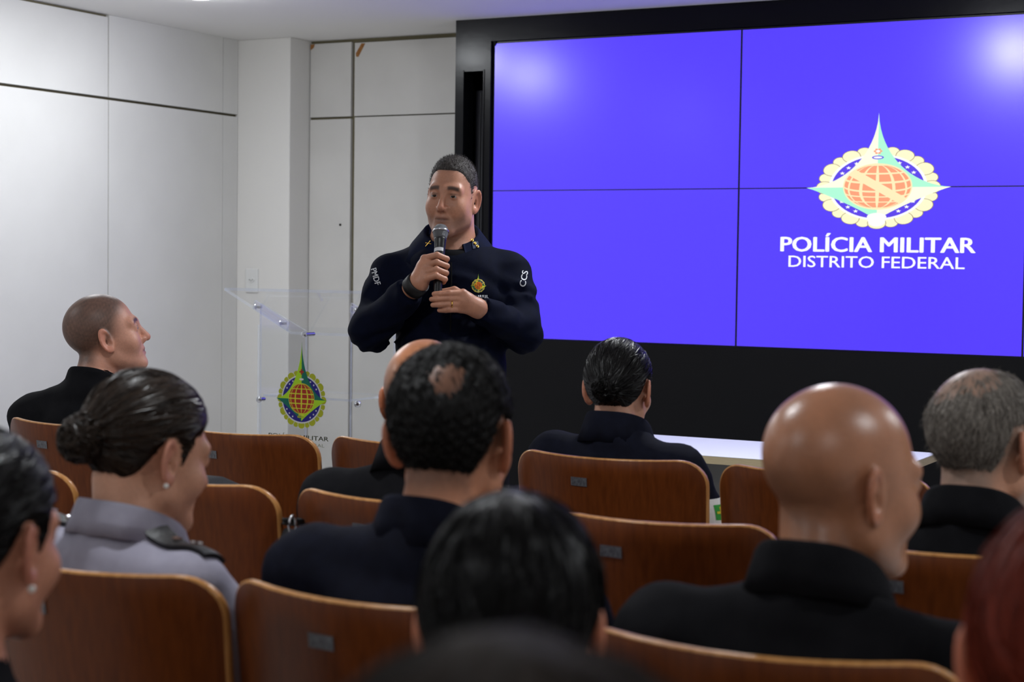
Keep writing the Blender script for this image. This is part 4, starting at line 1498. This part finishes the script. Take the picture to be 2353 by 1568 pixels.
hp = lambda a, b, c: MC + e1 * a + e2 * b + e3 * c
def s_trunk(f, g, low=True):
    f.ell((0, .0, 1.285), (.168 + g, .118 + g, .175 + g), .05)
    f.ell((0, .022, 1.09), (.150 + g, .132 + g, .20 + g), .06)
    f.ell((0, .0, .93), (.165 + g, .128 + g, .13 + g), .06)
    for i, sg in enumerate((-1, 1)):
        f.cap(c7 + (sg * .015, .004, -.012), SH[i] + (-sg * .02, 0, .002), .042 + g, .050 + g, .035)
        f.cap(SH[i], EL[i], .053 + g, .046 + g, .03)
        f.cap(EL[i], WR[i], .045 + g, .029 + g * .8, .02)
st = .0024
hb = shead.bounds(.136)
xs = axis_pts(-.34, .34, .013, [(hb[0][0], hb[1][0], st)])
ys_ = axis_pts(-.20, .34, .013, [(hb[0][1], hb[1][1], st), (.18, .31, .0023)])
zs = axis_pts(-.02, 1.76, .014, [(hb[0][2], hb[1][2], st), (1.235, 1.44, .0023)])
f = Field(xs, ys_, zs)
s_trunk(f, -.004)
f.cap(shead.world((0, -.026, -.055)), c7 + (0, .015, -.02), .060, .066, .03)
f.cap(c7 + (0, .02, .0), (0, .03, 1.33), .055, .08, .04)
for i in range(2):
    f.cap(HIP[i], KN[i], .082, .056, .04); f.cap(KN[i], AN[i], .055, .038, .03)
    f.cap(AN[i] + (0, 0, -.04), AN[i] + (0, .14, -.06), .038, .028, .02)
# right hand closed round the microphone
wr = WR[1]
for q, c in enumerate((.033, .0105, -.0115, -.031)):
    ln = (1.0, 1.06, 1.0, .88)[q]
    mcp = hp(.046 - .004 * (q == 0) - .003 * (q == 3), .004 - .004 * q * .5, c)
    pip = hp(.006, .0285, c + .001)
    dip = hp(-.0215 * ln, .0105, c - .001)
    tip = hp(-.0175 * ln, -.0075, c - .002)
    f.cap(wr + (wr - EL[1]) * .02, mcp, .0165, .0115, .012)
    f.cap(mcp, pip, .0105, .0090, .004)
    f.cap(pip, dip, .0090, .0080, .003)
    f.cap(dip, tip, .0080, .0070, .003)
f.cap(wr, hp(.040, -.006, .0), .024, .022, .02)
f.cap(hp(.046, -.006, .012), hp(.012, -.026, .030), .014, .0105, .008)
f.cap(hp(.012, -.026, .030), hp(-.016, -.022, .046), .0100, .0080, .004)
# left hand laid across the foot of the microphone
wl_ = WR[0]
for q in range(4):
    zq = (1.3105, 1.2955, 1.2795, 1.2650)[q]
    tipx = (.047, .054, .050, .031)[q]
    mcp = np.array((-.034 + .002 * q, .264 - .001 * q, zq))
    pip = np.array((.004, .283 - .001 * q, zq - .001))
    dip = np.array((tipx - .018, .279 - .001 * q, zq - .003))
    tip = np.array((tipx, .268 - .001 * q, zq - .004))
    f.cap(wl_, mcp, .0165, .0118, .012)
    f.cap(mcp, pip, .0102, .0090, .003)
    f.cap(pip, dip, .0088, .0080, .0025)
    f.cap(dip, tip, .0080, .0070, .0025)
f.cap(wl_, (-.045, .258, 1.285), .022, .020, .02)
f.cap((-.050, .250, 1.295), (-.010, .240, 1.318), .0135, .0105, .008)
f.cap((-.010, .240, 1.318), (.030, .236, 1.312), .0100, .0078, .004)
f.join(hb[0], hb[1], lambda P: head_sdf(shead.loc(P), shead.h) * F32(shead.s), .012)
V, Q = largest_piece(*f.mesh())
pal = dict(skin=(186, 132, 106), flush=(190, 112, 90), beard=((112, 90, 80), .42), lips=(128, 76, 68), brow=((36, 28, 26), .9),
           stubble=[('crew', (120, 110, 104), .66, .026)])
tone = skin_colors(V, shead, pal)
net_obj('body', V, Q, M_SKIN, spk, {'tone': tone})
eyes(shead, spk, (40, 27, 20), 4)
build_hair(shead, HM_CREW, spk, .0026, fuzz=(6000, .0055, .00040, 11))

# jacket
f = Field(axis_pts(-.36, .36, .0072, []), axis_pts(-.21, .30, .0072, []), axis_pts(.80, 1.50, .0072, []))
s_trunk(f, .013)
sl, P = f.block((-9, -9, -9), (9, 9, 9))
arm = np.minimum(cap(P, EL[0], WR[0], .0), cap(P, EL[1], WR[1], .0))
arm = np.minimum(arm, np.minimum(cap(P, EL[0], EL[0] * .55 + SH[0] * .45, 0), cap(P, EL[1], EL[1] * .55 + SH[1] * .45, 0)))
am = (1 - sstep(arm, .05, .11))
f.D += (F32(.0034) * wob(P * np.array((1, 1, .7), F32), 6) + F32(.0030) * np.sin(wob(P * np.array((.7, 1, 1.5), F32), 8) * 5 + P[..., 2] * 30)).astype(F32)
sd = P[..., 2] * 1.0 + np.abs(P[..., 0]) * .9 + P[..., 1] * .5
f.D += (am * .0068 * np.sin(sd * 120 + 2.2 * wob(P, 9)) * (.5 + .5 * wob(P, 5))).astype(F32)
n_ = np.array((0, .62, 1.0)); n_ /= np.linalg.norm(n_)
f.D = smax(f.D, ((P - np.array((0, .02, 1.462))) @ n_.astype(F32)).astype(F32), .008)
f.D = np.maximum(f.D, F32(.84) - P[..., 2])
for i, bk in enumerate((.012, .040)):
    d = WR[i] - EL[i]; d /= np.linalg.norm(d)
    w_ = WR[i] - d * bk
    near = np.sqrt(((P - (w_ + d * .03).astype(F32)) ** 2).sum(-1)) < .085
    f.D = np.where(near, np.maximum(f.D, ((P - w_.astype(F32)) @ d.astype(F32)).astype(F32)), f.D)
V, Q = largest_piece(*f.mesh())
jk = net_obj('jacket', V, Q, M_JACKET, spk)
# undershirt at the neck
f = Field(axis_pts(-.13, .13, .007, []), axis_pts(-.14, .15, .007, []), axis_pts(1.33, 1.50, .007, []))
f.cap((0, -.010, hz - .13), (0, .0, 1.34), .070, .085, .0)
f.ell((0, .0, 1.285), (.170, .122, .178), .05)
sl, P = f.block((-9, -9, -9), (9, 9, 9))
f.D = np.maximum(f.D, ((P - np.array((0, .05, 1.442))) @ np.array((0, .42, .907), F32)).astype(F32))
V, Q = f.mesh()
net_obj('undershirt', V, Q, M_BLKSHIRT, spk)
M_COLLAR = cloth_mat('navy_collar_cloth', (13, 20, 46), (11, 17, 38), .8)
co = collar(spk, (0, -.014), (.078, .082), M_COLLAR, 1.518, .074, .074, .058, gap=24, point=.42)
# trousers and shoes
f = Field(axis_pts(-.24, .24, .013, []), axis_pts(-.18, .20, .013, []), axis_pts(.05, 1.02, .013, []))
f.ell((0, .0, .93), (.170, .134, .12), .05)
for i in range(2):
    f.cap(HIP[i], KN[i], .094, .070, .04); f.cap(KN[i], AN[i], .070, .058, .03)
V, Q = largest_piece(*f.mesh())
net_obj('trousers', V, Q, M_TROUS, spk)
for i in range(2):
    a = AN[i]
    f = Field(axis_pts(a[0] - .08, a[0] + .08, .010, []), axis_pts(a[1] - .10, a[1] + .24, .010, []), axis_pts(-.012, .14, .009, []))
    f.cap(a + (0, -.01, -.045), a + (0, .15, -.058), .047, .038, .02)
    f.cap(a, a + (0, 0, -.04), .046, .046, .01)
    s2, P2 = f.block((-9, -9, -9), (9, 9, 9))
    f.D = np.maximum(f.D, F32(.001) - P2[..., 2])
    V, Q = f.mesh()
    net_obj('shoe', V, Q, M_SHOE, spk)
# wristband and ring
d = Vector((WR[1] - EL[1]).tolist()).normalized()
c0 = Vector(WR[1].tolist()) - d * .012
qm = d.to_track_quat('Z', 'Y').to_matrix()
bm = bmesh.new()
rings = []
for (r_, zz) in ((.0305, -.017), (.0345, -.017), (.0350, 0), (.0345, .017), (.0305, .017)):
    rings.append([bm.verts.new(c0 + qm @ Vector((r_ * math.cos(t_), r_ * math.sin(t_), zz))) for t_ in [2 * math.pi * k / 32 for k in range(32)]])
for a, b in zip(rings, rings[1:] + rings[:1]):
    for k in range(32): bm.faces.new((a[k], a[(k + 1) % 32], b[(k + 1) % 32], b[k])).smooth = True
bmesh.ops.recalc_face_normals(bm, faces=bm.faces)
obj('wristband', bm, mat('black_wristband', (20, 20, 22), .55, .4), spk)
rc = np.array((-.004, .2795, 1.2792))
pts = [(rc[0] + .0, rc[1] + .0102 * math.cos(t_), rc[2] + .0102 * math.sin(t_)) for t_ in [2 * math.pi * k / 28 for k in range(28)]]
obj('ring', tube(pts, .0017, 8, closed=True), M_GOLD, spk, smooth=True)
# prints on the jacket
M_PRINT = mat('white_print', (206, 208, 212), .7, .2)
V2, F2 = fit_text('PMDF', .050, .0165, .02)
V2[:, 1] -= .008
decal(V2, F2, M_PRINT, spk, jk, (.220, .06, 1.350), (-.30, 0, -.95), (-.95, 0, .30), name='sleeve_print')
V2, F2 = fit_text('CCS', .047, .0175, .02)
V2[:, 1] -= .008
decal(V2, F2, M_PRINT, spk, jk, (-.2135, .06, 1.350), (-.20, 0, .98), (.98, 0, .20), name='sleeve_print')
pal_j = ['petal', 'white', 'blue', 'light', 'dark', 'grid', 'globe']
cols_j = [(214, 196, 66), (196, 190, 120), (26, 28, 70), (206, 206, 48), (62, 130, 62), (226, 176, 60), (206, 72, 34)]
mj = [mat('thread_' + n, c, .8, .2) for n, c in zip(pal_j, cols_j)]
V2, F2, mi = crest(pal_j, 2.15, 1.38, 1.17, True, 14, False)
V2 = V2 * np.array((.0166, .0166, .00012))
decal(V2, F2, None, spk, jk, (-.0785, .12, 1.3285), (-1, 0, 0), (0, 0, 1), name='chest_crest', mats=mj, mi=mi)
V2, F2 = fit_text('POL\u00cdCIA MILITAR', .060, .0078, .02)
decal(V2, F2, M_PRINT, spk, jk, (-.0765, .12, 1.2945), (-1, 0, 0), (0, 0, 1), name='chest_lettering')
V2, F2 = fit_text('DISTRITO FEDERAL', .051, .0056, 0)
decal(V2, F2, mat('grey_print', (150, 152, 158), .7, .2), spk, jk, (-.0765, .12, 1.2855), (-1, 0, 0), (0, 0, 1), name='chest_lettering')
# collar pins
M_CPATCH = mat('blue_collar_patch', (22, 34, 66), .7, .3)
def pin(px_, pz_, fn):
    bvh = BVHTree.FromPolygons([v.co[:] for v in co.data.vertices], [tuple(p.vertices) for p in co.data.polygons])
    h = bvh.ray_cast(Vector((px_, .3, pz_)), Vector((0, -1, 0)), .6)
    if h[0] is None: h = bvh.find_nearest(Vector((px_, .12, pz_)))
    n = h[1] if h[1].y > 0 else -h[1]
    fn(h[0], n)
def disc(p, n):
    bm = bmesh.new(); cyl(bm, p + n * .0018, p + n * .0044, .0050, .0042, 14)
    ball(bm, p + n * .0044, .0026, 10)
    obj('rank_pin', bm, M_GOLD, spk)
decal([(-.008 + .018 * i / 6, -.0115 + .020 * j / 6) for i in range(7) for j in range(7)], [(i * 7 + j, i * 7 + j + 7, i * 7 + j + 8, i * 7 + j + 1) for i in range(6) for j in range(6)], M_CPATCH, spk, co, (-.0685, .09, 1.4475), (-1, 0, .15), (.15, 0, 1), name='collar_patch', lift=.002)
for k in range(3): pin(-.0600 - .0075 * k, 1.459 - .0088 * k, disc)
def crossed(p, n):
    bm = bmesh.new()
    x = Vector((1, 0, 0)); x = (x - n * x.dot(n)).normalized(); z = n.cross(x); x, z = (x * .9 + z * .1).normalized(), (z * .9 - x * .1).normalized()
    for s in (-1, 1):
        cyl(bm, p + n * .0015 + x * .010 * s + z * .005, p + n * .0015 - x * .008 * s - z * .009, .0012, .0018, 8)
    obj('collar_pin', bm, M_GOLD, spk)
pin(.067, 1.447, crossed)
obj('zip', tube([(0, .128, 1.395), (-.001, .138, 1.34), (0, .145, 1.27), (0, .152, 1.18)], .0022, 6), M_BLACK2, spk)

# microphone
ms_ = thing('microphone', 'black hand microphone with a silver mesh head held by the speaker', 'microphone', (SX, SY, 0), math.radians(-149.8))
def frm(t): return Vector((MT + (MB - MT) * t).tolist())
qa = Vector(ma.tolist()).to_track_quat('Z', 'Y').to_matrix()
def lathe(prof, name, m):
    bm = bmesh.new()
    L_ = [[bm.verts.new(Vector(MT.tolist()) + qa @ Vector((r_ * math.cos(t_), r_ * math.sin(t_), z_))) for t_ in [2 * math.pi * k / 32 for k in range(32)]] for z_, r_ in prof]
    for a, b in zip(L_[:-1], L_[1:]):
        for k in range(32): bm.faces.new((a[k], a[(k + 1) % 32], b[(k + 1) % 32], b[k])).smooth = True
    bm.faces.new(L_[0][::-1]); bm.faces.new(L_[-1])
    bmesh.ops.recalc_face_normals(bm, faces=bm.faces)
    return obj(name, bm, m, ms_)
M_MESH = mat('silver_mesh', (150, 152, 156), .5, .4, .15, noise=(1400, (100, 102, 106), 2), bump=(1500, .9))
lathe([(-.0225, .003), (-.0215, .0085), (-.018, .0148), (-.012, .0195), (-.004, .0222), (.002, .0226), (.010, .0208), (.019, .0185), (.023, .0176)], 'grille', M_MESH)
lathe([(-.0030, .0224), (-.0022, .0236), (.0022, .0236), (.0030, .0224)], 'grille_band', M_CHROME)
lathe([(.0225, .0172), (.024, .0180), (.029, .0176), (.031, .0168), (.070, .0150), (.12, .0135), (.19, .0118), (.218, .0115), (.222, .0095)], 'handle', mat('black_mic_body', (17, 17, 19), .35, .5))
bm = bmesh.new()
L_ = []
for z_ in (.056, .067):
    L_.append([bm.verts.new(Vector(MT.tolist()) + qa @ Vector(((.0160) * math.cos(t_), (.0160) * math.sin(t_), z_))) for t_ in [math.pi * 2 * k / 32 for k in range(32)]])
E_ = Vector((qa.inverted() @ Vector((.5, 1, .2))))
a0 = math.atan2(E_.y, E_.x)
for k in range(32):
    t_ = 2 * math.pi * (k + .5) / 32
    if math.cos(t_ - a0) > .30: bm.faces.new((L_[0][k], L_[0][(k + 1) % 32], L_[1][(k + 1) % 32], L_[1][k]))
bmesh.ops.delete(bm, geom=[v for v in bm.verts if not v.link_faces], context='VERTS')
obj('label_tape', bm, M_PRINT, ms_)
